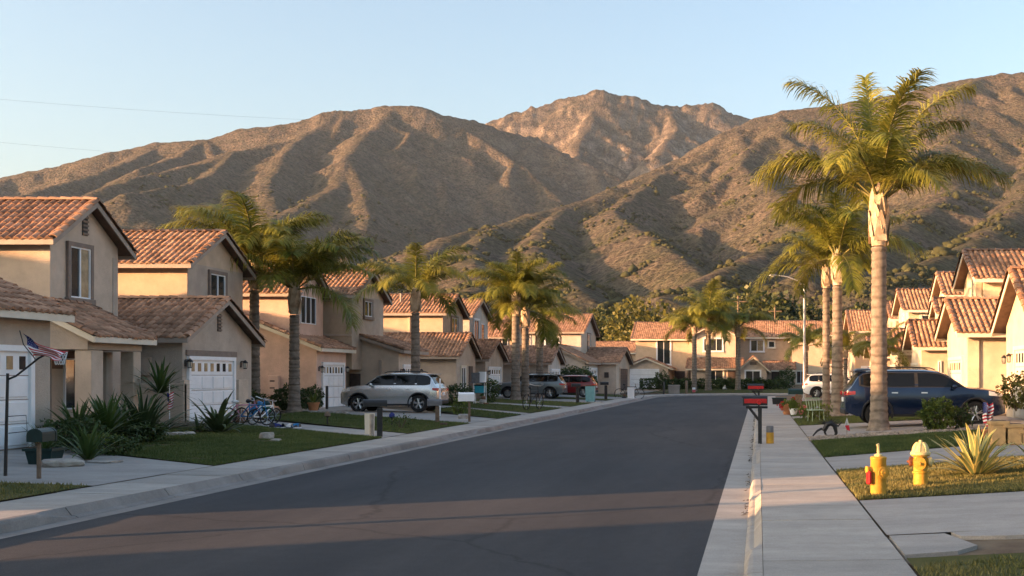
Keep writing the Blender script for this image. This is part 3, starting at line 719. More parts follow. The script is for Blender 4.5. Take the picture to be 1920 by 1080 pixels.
# ------------------------------------------------------------------ air
def haze():
    b = MB().box(-5000, 5000, -600, 6400, -3.0, 1150)
    m = bpy.data.materials.new('haze_air'); m.use_nodes = True; n = m.node_tree.nodes; l = m.node_tree.links; n.clear()
    v = n.new('ShaderNodeVolumePrincipled'); v.inputs['Color'].default_value = (.62, .79, 1.0, 1); v.inputs['Density'].default_value = 3.0e-5; v.inputs['Anisotropy'].default_value = 0.0
    o_ = n.new('ShaderNodeOutputMaterial'); l.new(v.outputs[0], o_.inputs['Volume'])
    o = b.build('haze', m); tag(o, 'faint bluish evening haze in the air', 'haze', kind='stuff')
haze()
# ------------------------------------------------------------------ houses
def tile_template(wd=0.225, ln=0.40, seg=2):
    if seg == 2: pr = [(0, 0), (.035, .042), (.09, .062), (.145, .042), (.18, 0), (wd, 0.0)]
    else: pr = [(0, 0), (.06, .055), (.13, .055), (wd, 0.0)]
    V = []
    for b in (0, ln):
        for a, c in pr: V.append((a, b, c + .032 * (1 - b / ln)))
    for a, c in pr: V.append((a, 0, c * .55 - .012))
    k = len(pr); F = []
    for i in range(k - 1): F.append((i, i + 1, k + i + 1, k + i)); F.append((2 * k + i, 2 * k + i + 1, i + 1, i))
    return np.array(V, float), np.array(F)
TT = {2: tile_template(), 1: tile_template(seg=1)}
_me = bpy.data.meshes.new('roof_tile'); _me.from_pydata([tuple(v) for v in TT[2][0]], [], [tuple(f) for f in TT[2][1]]); _me.materials.append(TILE)
TILE_ME = _me
def cap_mesh():
    b = MB(); P = []
    for t, r in ((0, .125), (.40, .10)):
        P.append([(t, r * math.cos(a), r * .8 * math.sin(a) + (.02 if t == 0 else 0)) for a in [math.pi * i / 6 for i in range(7)]])
    b.grid(P); k = 7
    low = [(0, p[1] * .8, p[2] * .8 - .01) for p in P[0]]; base = len(b.v); b.v += low
    for i in range(6): b.f.append((base + i, base + i + 1, i + 1, i)); b.mi.append(0)
    me = bpy.data.meshes.new('ridge_cap'); me.from_pydata(b.v, [], b.f); me.materials.append(TILE); return me
CAP_ME = cap_mesh()
TILE_BUDGET = {}
def tiles(house, o, u, v, U, V, seg=2, single=False, lead=None):
    """barrel tiles on the plane at o with unit vectors u (along the eave) and v (upslope)"""
    u = Vector(u).normalized(); v = Vector(v).normalized(); n = u.cross(v)
    if n.z < 0: n = -n
    wd = .225; ex = .335
    nu = max(1, int(round(U / wd))); nv = max(1, int(round(V / ex))); du = U / nu; dv = V / nv
    T, F = TT[seg]; T = T.copy(); T[:, 0] *= du / .225; T[:, 1] *= dv / ex
    M = np.array([list(u), list(v), list(n)])
    loc = [(i, j) for j in range(nv) for i in range(nu)]
    if single:
        if lead: loc.sort(key=lambda q: lead(o + u * (q[0] * du) + v * (q[1] * dv)))
        bud = TILE_BUDGET.get(house.name, 0); solo = loc[:max(0, min(len(loc), 300 - bud))]; loc = loc[len(solo):]
        TILE_BUDGET[house.name] = bud + len(solo); og = origin(house)
        for i, j in solo:
            p = o + u * (i * du) + v * (j * dv) + n * (.015 + rnd.uniform(0, .008)) - og
            ob = bpy.data.objects.new('roof_tile', TILE_ME); COL.objects.link(ob); ob.parent = house
            uu = (u + v * rnd.uniform(-.03, .03)).normalized(); vv = n.cross(uu); 
            if vv.dot(v) < 0: vv = -vv
            ob.matrix_local = Matrix(((uu.x * du / .225, vv.x * dv / ex, n.x, p.x), (uu.y * du / .225, vv.y * dv / ex, n.y, p.y), (uu.z * du / .225, vv.z * dv / ex, n.z, p.z), (0, 0, 0, 1)))
    if loc:
        L = np.array(loc, float); k = len(L)
        off_ = np.stack([L[:, 0] * du + rng.normal(0, .006, k), L[:, 1] * dv + rng.normal(0, .012, k), .012 + rng.random(k) * .014], 1)
        W = (T[None] + off_[:, None]) @ M + np.array(list(o))
        FF = F[None] + (np.arange(k) * len(T))[:, None, None]
        ob = np_mesh('tile_run', W.reshape(-1, 3), FF.reshape(-1, 4), TILE, house); tag(ob, kind='stuff')
def caps(house, p0, p1, single):
    p0, p1 = Vector(p0), Vector(p1); d = (p1 - p0); L = d.length; t = d.normalized(); n = max(1, int(L / .34))
    s = Vector((0, 0, 1)).cross(t)
    if s.length < .01: return
    s.normalize(); up = t.cross(s); og = origin(house)
    M = [Matrix(((t.x, s.x, up.x, 0), (t.y, s.y, up.y, 0), (t.z, s.z, up.z, 0), (0, 0, 0, 1)))]
    VV = []; FF = []
    for i in range(n):
        p = p0 + t * (i * L / n)
        if single:
            ob = bpy.data.objects.new('ridge_cap', CAP_ME); COL.objects.link(ob); ob.parent = house
            m = M[0].copy(); m.translation = p - og; ob.matrix_local = m
        else:
            b = len(VV); VV += [tuple(M[0] @ v.co + p) for v in CAP_ME.vertices]; FF += [tuple(b + q for q in f.vertices) for f in CAP_ME.polygons]
    if not single:
        ob = np_mesh('cap_run', VV, np.array(FF), TILE, house); tag(ob, kind='stuff')

def block(house, x0, x1, y0, y1, zb, ze, rise, st, axis='x', over=0.42, end=0.35, fas=FASC, single=False, seg=2, front=None, ridge=0.5, lead=None, vent=None):
    """a gabled volume: walls, roof deck, eave boards, rake boards, tiles. axis = direction of the ridge"""
    # work in (s, t): s along the ridge, t across
    if axis == 'x': s0, s1, t0, t1 = x0, x1, y0, y1; W = lambda s, t, z: (s, t, z)
    else: s0, s1, t0, t1 = y0, y1, x0, x1; W = lambda s, t, z: (t, s, z)
    tr = t0 + (t1 - t0) * ridge; zr = ze + rise
    b = MB()
    for s in (s0, s1): b.v += [W(s, t0, zb), W(s, t1, zb), W(s, t1, ze), W(s, tr, zr), W(s, t0, ze)]
    b.f += [(0, 1, 2, 3, 4), (9, 8, 7, 6, 5), (0, 4, 9, 5), (1, 6, 7, 2), (4, 3, 8, 9), (3, 2, 7, 8)]; b.mi += [0] * 6
    b.build('wall', st, house)
    sa, sb = s0 - end, s1 + end
    for side in (0, 1):
        te = t0 if side == 0 else t1; run = abs(tr - te); pit = rise / run; dr = -1 if side == 0 else 1
        tt = te + dr * over; zt = ze - over * pit
        lift = 0.10; th = .05
        # deck
        d = MB(); A = [W(sa, tt, zt + lift), W(sb, tt, zt + lift), W(sb, tr, zr + lift), W(sa, tr, zr + lift)]
        B = [(p[0], p[1], p[2] - th) for p in A]
        d.add(A + B, [(0, 1, 2, 3), (4, 7, 6, 5), (0, 4, 5, 1), (1, 5, 6, 2), (3, 2, 6, 7), (0, 3, 7, 4)]); d.build('roof_deck', WOOD, house)
        # eave board
        e = MB(); tin, tout = tt - dr * .004, tt + dr * .035
        P = lambda s, t, z: W(s, t, z)
        lo, hi = zt + lift - .16, zt + lift + .005
        v = [P(sa - .03, tin, lo), P(sb + .03, tin, lo), P(sb + .03, tout, lo), P(sa - .03, tout, lo), P(sa - .03, tin, hi), P(sb + .03, tin, hi), P(sb + .03, tout, hi), P(sa - .03, tout, hi)]
        e.add(v, [(0, 3, 2, 1), (4, 5, 6, 7), (0, 1, 5, 4), (1, 2, 6, 5), (2, 3, 7, 6), (3, 0, 4, 7)]); e.build('eave_board', fas, house)
        # rake boards
        for s, ds in ((sa, -1), (sb, 1)):
            r = MB(); o1 = s + ds * .004; o2 = s + ds * .036; dep = .17
            v = []
            for sv in (o1, o2): v += [P(sv, tt, zt + lift - dep), P(sv, tr, zr + lift - dep), P(sv, tr, zr + lift + .0), P(sv, tt, zt + lift + .0)]
            r.add(v, [(0, 1, 2, 3), (7, 6, 5, 4), (0, 4, 5, 1), (1, 5, 6, 2), (2, 6, 7, 3), (3, 7, 4, 0)]); r.build('rake_board', fas, house)
        # tiles
        o = Vector(W(sa - .03, tt, zt + lift + .004)) ; o = Vector(W(sa - .03, tt + dr * .05, zt + lift - pit * .05 + .004))
        top = Vector(W(sa - .03, tr, zr + lift + .004)); vv = top - o
        vis = single and ((axis == 'x' and side == 0) or (axis == 'y'))
        tiles(house, o, Vector(W(1, 0, 0)), vv, sb - sa + .06, vv.length, seg, vis, lead)
        for s in (sa, sb):
            if front is None or s in (sa, sb):
                caps(house, W(s, tt, zt + lift + .03), W(s, tr, zr + lift + .03), single and ((s == sb) == (front == '+')))
    caps(house, W(sa, tr, zr + lift + .05), W(sb, tr, zr + lift + .05), single)
    return zr
def W_(face, plane, a, z, d):
    if face == 'x+': return (plane + d, a, z)
    if face == 'x-': return (plane - d, a, z)
    return (a, plane - d, z)
def fbox(b, face, plane, a0, a1, z0, z1, d0, d1, bev=0):
    p = W_(face, plane, a0, z0, d0); q = W_(face, plane, a1, z1, d1)
    return b.box(min(p[0], q[0]), max(p[0], q[0]), min(p[1], q[1]), max(p[1], q[1]), min(p[2], q[2]), max(p[2], q[2]), bev)
def window(house, face, plane, a0, a1, z0, z1, trim=TRIM, blind=True, sill=True, panes=2):
    fr = MB(); t = .045
    fbox(fr, face, plane, a0, a1, z0, z0 + t, .0, .06); fbox(fr, face, plane, a0, a1, z1 - t, z1, .0, .06)
    fbox(fr, face, plane, a0, a0 + t, z0 + t, z1 - t, .0, .06); fbox(fr, face, plane, a1 - t, a1, z0 + t, z1 - t, .0, .06)
    for k in range(1, panes):
        m = a0 + (a1 - a0) * k / panes; fbox(fr, face, plane, m - .03, m + .03, z0 + t, z1 - t, .0, .055)
    w = fr.build('window', WHITE, house)
    for k in range(panes):
        p0 = a0 + (a1 - a0) * k / panes + .03; p1 = a0 + (a1 - a0) * (k + 1) / panes - .03
        fbox(MB(), face, plane, p0, p1, z0 + t, z1 - t, -.02, .022).build('pane', BLIND if (blind and k == panes - 1) else PANEW, w)
    if trim:
        tm = MB(); q = .13
        fbox(tm, face, plane, a0 - q, a1 + q, z1, z1 + q, -.02, .09); fbox(tm, face, plane, a0 - q, a0, z0, z1, -.02, .085); fbox(tm, face, plane, a1, a1 + q, z0, z1, -.02, .085)
        tm.build('window_trim', trim, w)
        if sill: fbox(MB(), face, plane, a0 - q - .05, a1 + q + .05, z0 - .17, z0, -.02, .13, .015).build('sill', trim, w)
    return w
def garage_door(house, face, plane, a0, a1, z0, z1, m=WHITE, cols=4, rows=4, lites=True, trim=WHITE, detail=True):
    d = fbox(MB(), face, plane, a0, a1, z0, z1, -.02, .03).build('garage_door', m, house)
    h = (z1 - z0) / rows; wd = (a1 - a0) / cols
    if detail:
        for r in range(rows):
            if r == rows - 1 and lites:
                n = cols * 2 - 1 if cols < 5 else cols
                for c in range(n):
                    ww = (a1 - a0) / n; fbox(MB(), face, plane, a0 + ww * (c + .27), a0 + ww * (c + .73), z0 + r * h + h * .25, z0 + r * h + h * .8, .02, .045).build('door_pane', PANEW if rnd.random() < .6 else BLIND, d)
                continue
            for c in range(cols):
                fbox(MB(), face, plane, a0 + wd * c + .05, a0 + wd * (c + 1) - .05, z0 + r * h + .05, z0 + (r + 1) * h - .05, .02, .055, .02).build('panel', m, d)
        for r in range(1, rows): fbox(MB(), face, plane, a0, a1, z0 + r * h - .008, z0 + r * h + .008, .02, .034).build('section_joint', TRIM, d)
    t = MB(); q = .13
    fbox(t, face, plane, a0 - q, a1 + q, z1, z1 + q, -.02, .10); fbox(t, face, plane, a0 - q, a0, z0, z1, -.02, .095); fbox(t, face, plane, a1, a1 + q, z0, z1, -.02, .095)
    t.build('door_frame', trim, d)
    return d
def vent(house, face, plane, a, z, w=.28, h=.62):
    v = MB(); fbox(v, face, plane, a - w / 2, a + w / 2, z - h / 2, z + h / 2, -.02, .012); o = v.build('gable_vent', BLACK, house)
    for k in range(5):
        zz = z - h / 2 + h * (k + .5) / 5; fbox(MB(), face, plane, a - w / 2, a + w / 2, zz - .035, zz + .02, .0, .05).build('slat', TRIM, o)
def wall_lamp(house, face, plane, a, z):
    b = MB(); fbox(b, face, plane, a - .05, a + .05, z - .1, z + .1, 0, .03); fbox(b, face, plane, a - .015, a + .015, z + .1, z + .13, .0, .16)
    c = W_(face, plane, a, z, .16); b.lathe([(.02, .16), (.11, .06), (.09, .05)], 8, c); b.lathe([(.06, -.16), (.075, -.13)], 8, c)
    for k in range(4):
        an = R(45 + 90 * k); b.tube([(c[0] + .06 * math.cos(an), c[1] + .06 * math.sin(an), c[2] - .14), (c[0] + .085 * math.cos(an), c[1] + .085 * math.sin(an), c[2] + .06)], .008, 4)
    o = b.build('wall_lamp', BLACK, house); MB().lathe([(.045, -.12), (.07, .05)], 8, c).build('lamp_glass', LAMPG, o)
def fbx(house, name, face, plane, a0, a1, z0, z1, d, m, bev=.01): return fbox(MB(), face, plane, a0, a1, z0, z1, -.02, d, bev).build(name, m, house)
def house(label, x, y, group=None): return thing('house', label, 'house', (x, y, zg(x, min(y, 200)) if y < 110 else .5), world=True, group=group)
ZB = .1
G_HL = 'stucco houses along the left side of the street'; G_HR = 'stucco houses along the right side of the street'; G_HF = 'houses beyond the end of the street'

# --- left row -------------------------------------------------------------
NEAR = lambda p: (p.x < -23.5) * 100 + abs(p.x + 20)
# edge house with the white garage door at the frame's left edge
h = house('tan stucco house cut off by the left frame edge, white garage door beside the flag', -16.4, 23, G_HL)
block(h, -19.4, -16.0, 20.2, 25.3, ZB, 3.32, 1.3, ST_TAUPE, 'y', over=.35, end=.25, fas=WARMW, ridge=0.12, front='+', single=True, lead=lambda p: -p.y)
garage_door(h, 'x+', -16.0, 21.6, 24.5, .34, 2.42, cols=4)
block(h, -27, -19.5, 19.6, 25.4, ZB, 3.5, 1.3, ST_TAN, 'x', front='+')
# house with the two upper gables and the shaded white garage
h = house('tan stucco house with porch columns, arched-lite garage door and two upper gables', -20.3, 38, G_HL)
block(h, -31, -20.3, 32.1, 35.5, ZB, 5.92, 1.12, ST_TAN, 'x', over=.38, end=.32, single=True, lead=NEAR, front='+', fas=FASC)
fbx(h, 'corner_band', 'x+', -20.3, 35.2, 35.45, 3.0, 5.6, .02, ST_TAUPE)
window(h, 'x+', -20.3, 32.95, 33.95, 4.2, 5.72, TRIM); vent(h, 'x+', -20.3, 33.75, 6.42)
# porch: beam, columns, roof
block(h, -20.26, -18.5, 30.9, 33.6, 2.62, 3.02, .86, ST_TAUPE, 'y', over=.3, end=.2, ridge=.02, front='-', single=True, fas=WARMW)
MB().box(-18.9, -18.42, 30.95, 31.5, .3, 2.6, .02).build('porch_column', ST_TAN, h); MB().box(-18.86, -18.46, 33.1, 33.5, .3, 2.6, .02).build('porch_column', ST_TAN, h)
MB().box(-19.6, -19.3, 33.15, 33.5, .3, 2.6, .02).build('porch_column', ST_TAUPE, h); MB().box(-19.0, -18.34, 30.85, 31.6, .3, .55, .03).build('column_base', ST_TAN, h)
fbx(h, 'front_door', 'x+', -20.3, 31.2, 32.1, .5, 2.55, .05, BROWND); window(h, 'x+', -20.3, 32.7, 33.3, .9, 2.4, None, False, panes=1)
block(h, -28.5, -18.9, 36.75, 41.75, ZB, 3.2, 1.25, ST_TAUPE, 'x', over=.35, end=.32, single=True, lead=lambda p: -p.x, front='+', fas=FASC)
MB().box(-20.3, -20.2, 33.7, 36.6, .2, 3.0).build('entry_wall', ST_TAUPE, h)
garage_door(h, 'x+', -18.9, 37.15, 40.2, .38, 2.42, cols=4); vent(h, 'x+', -18.9, 39.25, 3.75)
fbx(h, 'door_header', 'x+', -18.9, 36.95, 40.5, 2.56, 2.75, .06, TRIM)
wall_lamp(h, 'x+', -18.9, 36.92, 2.3); wall_lamp(h, 'x+', -18.9, 40.9, 2.3)
fbx(h, 'pilaster', 'x+', -18.9, 36.6, 36.95, .2, 1.75, .14, ST_TAN); fbx(h, 'pilaster', 'x+', -18.9, 40.45, 41.2, .2, 1.75, .14, ST_TAN)
fbx(h, 'pilaster', 'y-', 36.75, -20.3, -18.76, .2, 1.65, .16, ST_TAN, .03)
fbx(h, 'meter_box', 'y-', 36.75, -20.4, -19.9, 1.9, 2.5, .1, ST_TAUPE)
block(h, -31, -20.4, 40.0, 44.3, 2.0, 5.98, 1.18, ST_SAND, 'x', over=.4, end=.32, front='+', single=False)
window(h, 'x+', -20.4, 41.6, 42.75, 4.6, 5.7, TRIM, False)
fbx(h, 'gable_face', 'x+', -20.4, 40.02, 44.28, 2.0, 5.94, .012, ST_TAUPE, 0)
# pink house
h = house('pink stucco house with lean tiled garage roof behind the paired palms', -20.4, 54, G_HL)
block(h, -27.5, -20.4, 51.7, 55.4, ZB, 3.2, 1.55, ST_PINK, 'y', over=.35, end=.3, front='-', fas=WARMW, ridge=.45)
garage_door(h, 'x+', -20.4, 52.4, 54.9, .33, 2.4, cols=4); wall_lamp(h, 'x+', -20.4, 51.98, 2.2); wall_lamp(h, 'x+', -20.4, 55.2, 2.2)
block(h, -31, -21.5, 52.1, 55.3, 2.5, 5.85, 1.1, ST_PINK, 'x', over=.35, end=.3, front='+')
window(h, 'x+', -21.5, 52.5, 54.3, 4.35, 5.65, None, False, panes=3)
m_ = fbx(h, 'utility_panel', 'y-', 51.7, -22.6, -22.1, 1.0, 1.9, .12, ST_PINK, .02)
for zz in (1.3, 1.62): fbox(MB(), 'y-', 51.7, -22.5, -22.28, zz, zz + .05, .1, .13).build('meter_slot', BLACK, m_)
# third
h = house('beige stucco house with small upper window, behind the silver car', -20.3, 58, G_HL)
block(h, -30, -20.3, 55.9, 60.6, 2.2, 6.0, 1.2, ST_SAND, 'x', over=.4, end=.32, front='+')
fbx(h, 'gable_face', 'x+', -20.3, 55.92, 60.58, 2.2, 5.96, .012, ST_TAUPE, 0)
window(h, 'x+', -20.3, 57.6, 58.7, 4.95, 5.75, TRIM, False); vent(h, 'x+', -20.3, 58.25, 6.5, .25, .5)
fbx(h, 'belt_course', 'y-', 55.9, -25, -20.3, 3.85, 3.97, .05, ST_BEIGE)
block(h, -26.5, -18.4, 57.3, 60.9, ZB, 3.2, 1.55, ST_BEIGE, 'y', over=.35, end=.3, front='-', ridge=.42)
garage_door(h, 'x+', -18.4, 58.0, 60.3, .33, 2.35, cols=4); wall_lamp(h, 'x+', -18.4, 57.6, 2.1); wall_lamp(h, 'x+', -18.4, 60.65, 2.1)
fbx(h, 'side_gate', 'y-', 57.3, -20.9, -20.35, .3, 2.0, .06, BROWND); fbx(h, 'downspout', 'y-', 57.3, -19.4, -19.28, 1.5, 2.7, .1, FASC)
# fourth
h = house('sunlit stucco house with long upper roof behind the third palm', -20.4, 74, G_HL)
block(h, -30, -20.4, 72.4, 77.3, 2.0, 6.0, 1.15, ST_SAND, 'x', over=.4, end=.32, front='+')
fbx(h, 'gable_face', 'x+', -20.4, 72.42, 77.28, 2.0, 5.96, .012, ST_GREY, 0)
window(h, 'x+', -20.4, 74.3, 75.8, 4.3, 5.75, TRIM, False); vent(h, 'x+', -20.4, 74.9, 6.5, .25, .5)
fbx(h, 'downspout', 'y-', 72.4, -22.6, -22.48, 3.0, 5.7, .1, ST_SAND)
block(h, -29, -18.5, 68.6, 73.2, ZB, 3.15, 1.25, ST_TAUPE, 'x', over=.35, end=.3, front='+')
window(h, 'x+', -18.5, 69.6, 70.6, .9, 2.4, WARMW, False); fbx(h, 'front_door', 'x+', -18.5, 71.5, 72.4, .4, 2.5, .05, BROWND)
# fifth
h = house('grey upper gable house with the red and white cloth on its garage roof', -18.8, 81, G_HL)
block(h, -29, -20.9, 81.0, 86.5, 2.0, 6.3, 1.15, ST_GREY, 'x', over=.4, end=.32, front='+', seg=1)
window(h, 'x+', -20.9, 82.2, 83.6, 4.5, 6.0, WHITE, False); window(h, 'x+', -20.9, 84.3, 85.3, 4.5, 5.8, None, False, panes=1)
block(h, -28, -19.0, 77.9, 83.3, ZB, 3.1, 1.2, ST_TAUPE, 'x', over=.4, end=.32, front='+')
garage_door(h, 'x+', -19.0, 78.8, 82.3, .35, 2.4, cols=5); wall_lamp(h, 'x+', -19.0, 78.4, 2.1)
# sixth
h = house('low white-walled garage house behind the grey car', -16.5, 90, G_HL)
block(h, -27, -16.5, 87.9, 93.4, ZB, 2.95, 1.15, ST_GREY, 'x', over=.4, end=.32, front='+', seg=1)
garage_door(h, 'x+', -16.5, 89.0, 92.4, .35, 2.3, cols=5); fbx(h, 'side_vent', 'x+', -16.5, 88.2, 88.7, 1.6, 2.1, .06, WARMW)
block(h, -26, -20.5, 93.5, 98.0, ZB, 5.2, 1.1, ST_SAND, 'x', front='+', seg=1)
window(h, 'y-', 93.5, -24.4, -23.0, 3.9, 5.0, WARMW, True); window(h, 'y-', 93.5, -21.9, -20.9, 3.9, 5.0, None, False)
# seventh
h = house('two-storey house with shuttered gable window and low garages, left of the street end', -16.5, 108, G_HL)
block(h, -25.5, -16.5, 104.2, 113.6, ZB, 6.0, 1.7, ST_GREY, 'x', over=.45, end=.35, front='+', seg=1)
fbx(h, 'gable_face', 'x+', -16.5, 104.25, 113.55, ZB, 5.94, .012, ST_BEIGE, 0)
window(h, 'x+', -16.5, 107.9, 109.8, 4.0, 5.9, TRIM, True); window(h, 'y-', 104.2, -23.0, -21.2, 4.0, 5.8, None, True); window(h, 'y-', 104.2, -19.8, -18.6, 4.0, 5.4, WHITE, False)
block(h, -20.2, -14.9, 96.2, 103.9, ZB, 3.1, 1.4, ST_GREY, 'y', over=.35, end=.3, front='-', seg=1, ridge=.45)
garage_door(h, 'x+', -14.9, 98.0, 102.8, .4, 2.45, cols=5)
block(h, -23, -13.2, 104.0, 114.6, ZB, 3.1, 1.35, ST_BEIGE, 'x', over=.45, end=.35, front='+', seg=1)
garage_door(h, 'x+', -13.2, 106.4, 112.4, .45, 2.55, m=BROWND, cols=4, lites=False, trim=ST_BEIGE); fbx(h, 'meter_box', 'y-', 104.0, -14.3, -13.9, 1.7, 2.2, .1, BROWND)
# unseen houses added behind the camera on the left, spaced to shade the street
h = house('large unseen two-storey house added outside the left edge before the street lamp', -18, -6); block(h, -30, -16, -14, 1.2, ZB, 5.9, 1.9, ST_TAN, 'x', front='+', seg=1)
window(h, 'x+', -16, -6, -4, 3.9, 5.4); garage_door(h, 'x+', -16, -13, -9, .4, 2.5)
h = house('unseen two-storey tan house added outside the left edge beside the wide driveway', -19, 15.5); block(h, -30, -17.2, 11.1, 19.3, ZB, 5.9, 1.5, ST_TAN, 'x', front='+', seg=1)
window(h, 'x+', -17.2, 14.5, 16.5, 3.9, 5.4); garage_door(h, 'x+', -17.2, 12.5, 15.5, .4, 2.5)
h = house('unseen two-storey house added in the back row outside the left edge', -40, 20); block(h, -50, -38, 10, 25.2, ZB, 7.0, 1.6, ST_TAN, 'y', front='+', seg=1); window(h, 'x+', -38, 18, 20, 3.9, 5.4)  # added out of view, tall enough to shade the porch house side wall
h = house('unseen two-storey house added far behind the camera on the left', -18, -26); block(h, -30, -16, -34, -17, ZB, 5.9, 1.9, ST_TAN, 'x', front='+', seg=1); window(h, 'x+', -16, -26, -24, 3.9, 5.4)

for yy, lb in ((31, 'behind the porch house'), (43, 'behind the two upper gables'), (55, 'behind the pink house'), (67, 'behind the small window house'), (79, 'behind the long roof house'), (91, 'behind the low white garage'), (103, 'left of the shuttered house'), (115, 'farthest of the row')):  # unseen back row, added to keep the lower left walls in shade
    h = house('unseen two-storey tan house of the added back row, ' + lb, -40, yy); block(h, -50, -38, yy - 5.7, yy + 5.8, ZB, 6.2, 1.6, ST_TAN, 'y', front='+', seg=1); window(h, 'x+', -38, yy - 1, yy + 1, 3.9, 5.4)

# --- right row -------------------------------------------------------------
h = house('cream stucco garage gable at the right frame edge before the blue car', 8.7, 37, G_HR)
block(h, 8.7, 19, 34.3, 39.3, ZB, 3.6, 1.65, ST_CREAM, 'x', over=.4, end=.42, fas=WARMW, single=True, lead=lambda p: p.x, front='-')
garage_door(h, 'x-', 8.7, 34.9, 37.75, .5, 2.75, m=WARMW, cols=4, trim=WARMW); wall_lamp(h, 'x-', 8.7, 38.2, 2.5)
block(h, 12, 20, 30, 34.2, ZB, 6.0, 1.2, ST_CREAM, 'x', fas=WARMW, front='-', seg=1)
h = house('cream stucco house with tall upper storey and low tiled garage, behind the blue car', 7.8, 44, G_HR)
block(h, 7.8, 17, 41.9, 46.2, ZB, 3.6, 1.15, ST_CREAM, 'x', over=.42, end=.42, fas=WARMW, single=True, lead=lambda p: p.x, front='-')
fbx(h, 'corner_pilaster', 'y-', 41.9, 7.8, 8.25, ZB, 3.3, .08, ST_CREAM); garage_door(h, 'x-', 7.8, 42.6, 45.4, .45, 2.5, m=WARMW, cols=4, trim=WARMW)
fbx(h, 'meter_box', 'y-', 41.9, 9.1, 9.35, 1.0, 1.5, .1, ST_CREAM); fbx(h, 'hose_box', 'y-', 41.9, 9.5, 9.75, .45, 1.2, .08, ST_CREAM); fbx(h, 'conduit', 'y-', 41.9, 9.6, 9.63, 1.2, 1.9, .05, ST_CREAM, 0)
wall_lamp(h, 'y-', 41.9, 9.15, 2.5)
block(h, 9.3, 18, 46.3, 50.6, ZB, 6.0, 1.15, ST_CREAM, 'x', over=.42, end=.42, fas=WARMW, front='-')
window(h, 'y-', 46.3, 10.3, 11.0, 4.5, 5.7, WARMW, True); MB().box(9.0, 9.25, 46.4, 46.9, 3.5, 5.9).build('corner_pier', ST_CREAM, h)
block(h, 10.9, 14.5, 44.0, 46.26, 4.4, 5.1, .7, ST_CREAM, 'x', over=.3, end=.25, fas=WARMW, seg=1, front='-')
h = house('cream house with slotted side window, second garage gable beyond the blue car', 7.8, 55, G_HR)
block(h, 7.8, 16, 53.6, 57.0, ZB, 3.4, 1.05, ST_CREAM, 'x', over=.4, end=.4, fas=WARMW, front='-')
window(h, 'y-', 53.6, 8.6, 8.75, 1.2, 2.6, None, False, panes=1); fbx(h, 'corner_pilaster', 'y-', 53.6, 9.9, 10.15, ZB, 3.1, .1, ST_SAND); garage_door(h, 'x-', 7.8, 54.1, 56.5, .45, 2.4, m=WARMW, cols=3, trim=WARMW)
block(h, 9.8, 18, 57.1, 60.9, ZB, 6.1, 1.05, ST_CREAM, 'x', over=.4, end=.4, fas=WARMW, front='-')
window(h, 'y-', 57.1, 10.6, 11.4, 4.6, 5.6, WARMW, False)
block(h, 9.0, 12, 55.2, 57.06, 4.3, 5.0, .6, ST_CREAM, 'x', over=.3, end=.25, fas=WARMW, seg=1, front='-')
h = house('cream house with broad upper tiled roof right of the tall palm trunk', 7.8, 64, G_HR)
block(h, 7.8, 15, 62.3, 66.3, ZB, 3.3, 1.1, ST_SAND, 'x', over=.4, end=.4, fas=WARMW, front='-')
garage_door(h, 'x-', 7.8, 63, 65.6, .45, 2.4, m=WARMW, cols=3, trim=WARMW)
block(h, 9.2, 17, 68.6, 73.4, ZB, 6.0, 1.2, ST_CREAM, 'x', over=.4, end=.4, fas=WARMW, front='-'); window(h, 'y-', 68.6, 10, 10.9, 4.5, 5.6, WARMW, False); window(h, 'x-', 9.2, 70, 71, 4.4, 5.7, WARMW, False)
h = house('sand stucco house seen between the palm trunks on the right', 8.0, 77, G_HR)
block(h, 7.9, 16, 75.3, 79.5, ZB, 3.3, 1.1, ST_SAND, 'x', over=.4, end=.4, fas=WARMW, front='-', seg=1); garage_door(h, 'x-', 7.9, 76, 78.8, .45, 2.4, cols=3)
block(h, 9.8, 17, 80, 85, ZB, 6.0, 1.2, ST_SAND, 'x', over=.4, end=.4, fas=WARMW, front='-', seg=1); window(h, 'y-', 80, 10.6, 11.4, 4.5, 5.6, WARMW, False)
h = house('farthest house of the right row with white carport doors', 8.0, 89, G_HR)
block(h, 7.4, 16, 86.0, 92.5, ZB, 5.4, 1.5, ST_SAND, 'x', over=.45, end=.4, fas=WARMW, front='-', seg=1); garage_door(h, 'y-', 86.0, 8.0, 9.6, .45, 2.5, cols=3, lites=False); window(h, 'y-', 86.0, 8.4, 9.6, 3.6, 4.8, WARMW, False)

for yy, lb in ((120.5, 'just past the shuttered house'), (130, 'second past the shuttered house'), (139.5, 'third past the shuttered house')):  # unseen houses added to shade the lower walls at the street end
    h = house('unseen two-storey house added behind the left end of the street, ' + lb, -27, yy, G_HL); block(h, -33, -22.5, yy - 4.5, yy + 4.6, ZB, 5.8, 1.5, ST_TAN, 'y', front='+', seg=1); window(h, 'x+', -22.5, yy - 1, yy + 1, 3.9, 5.4)

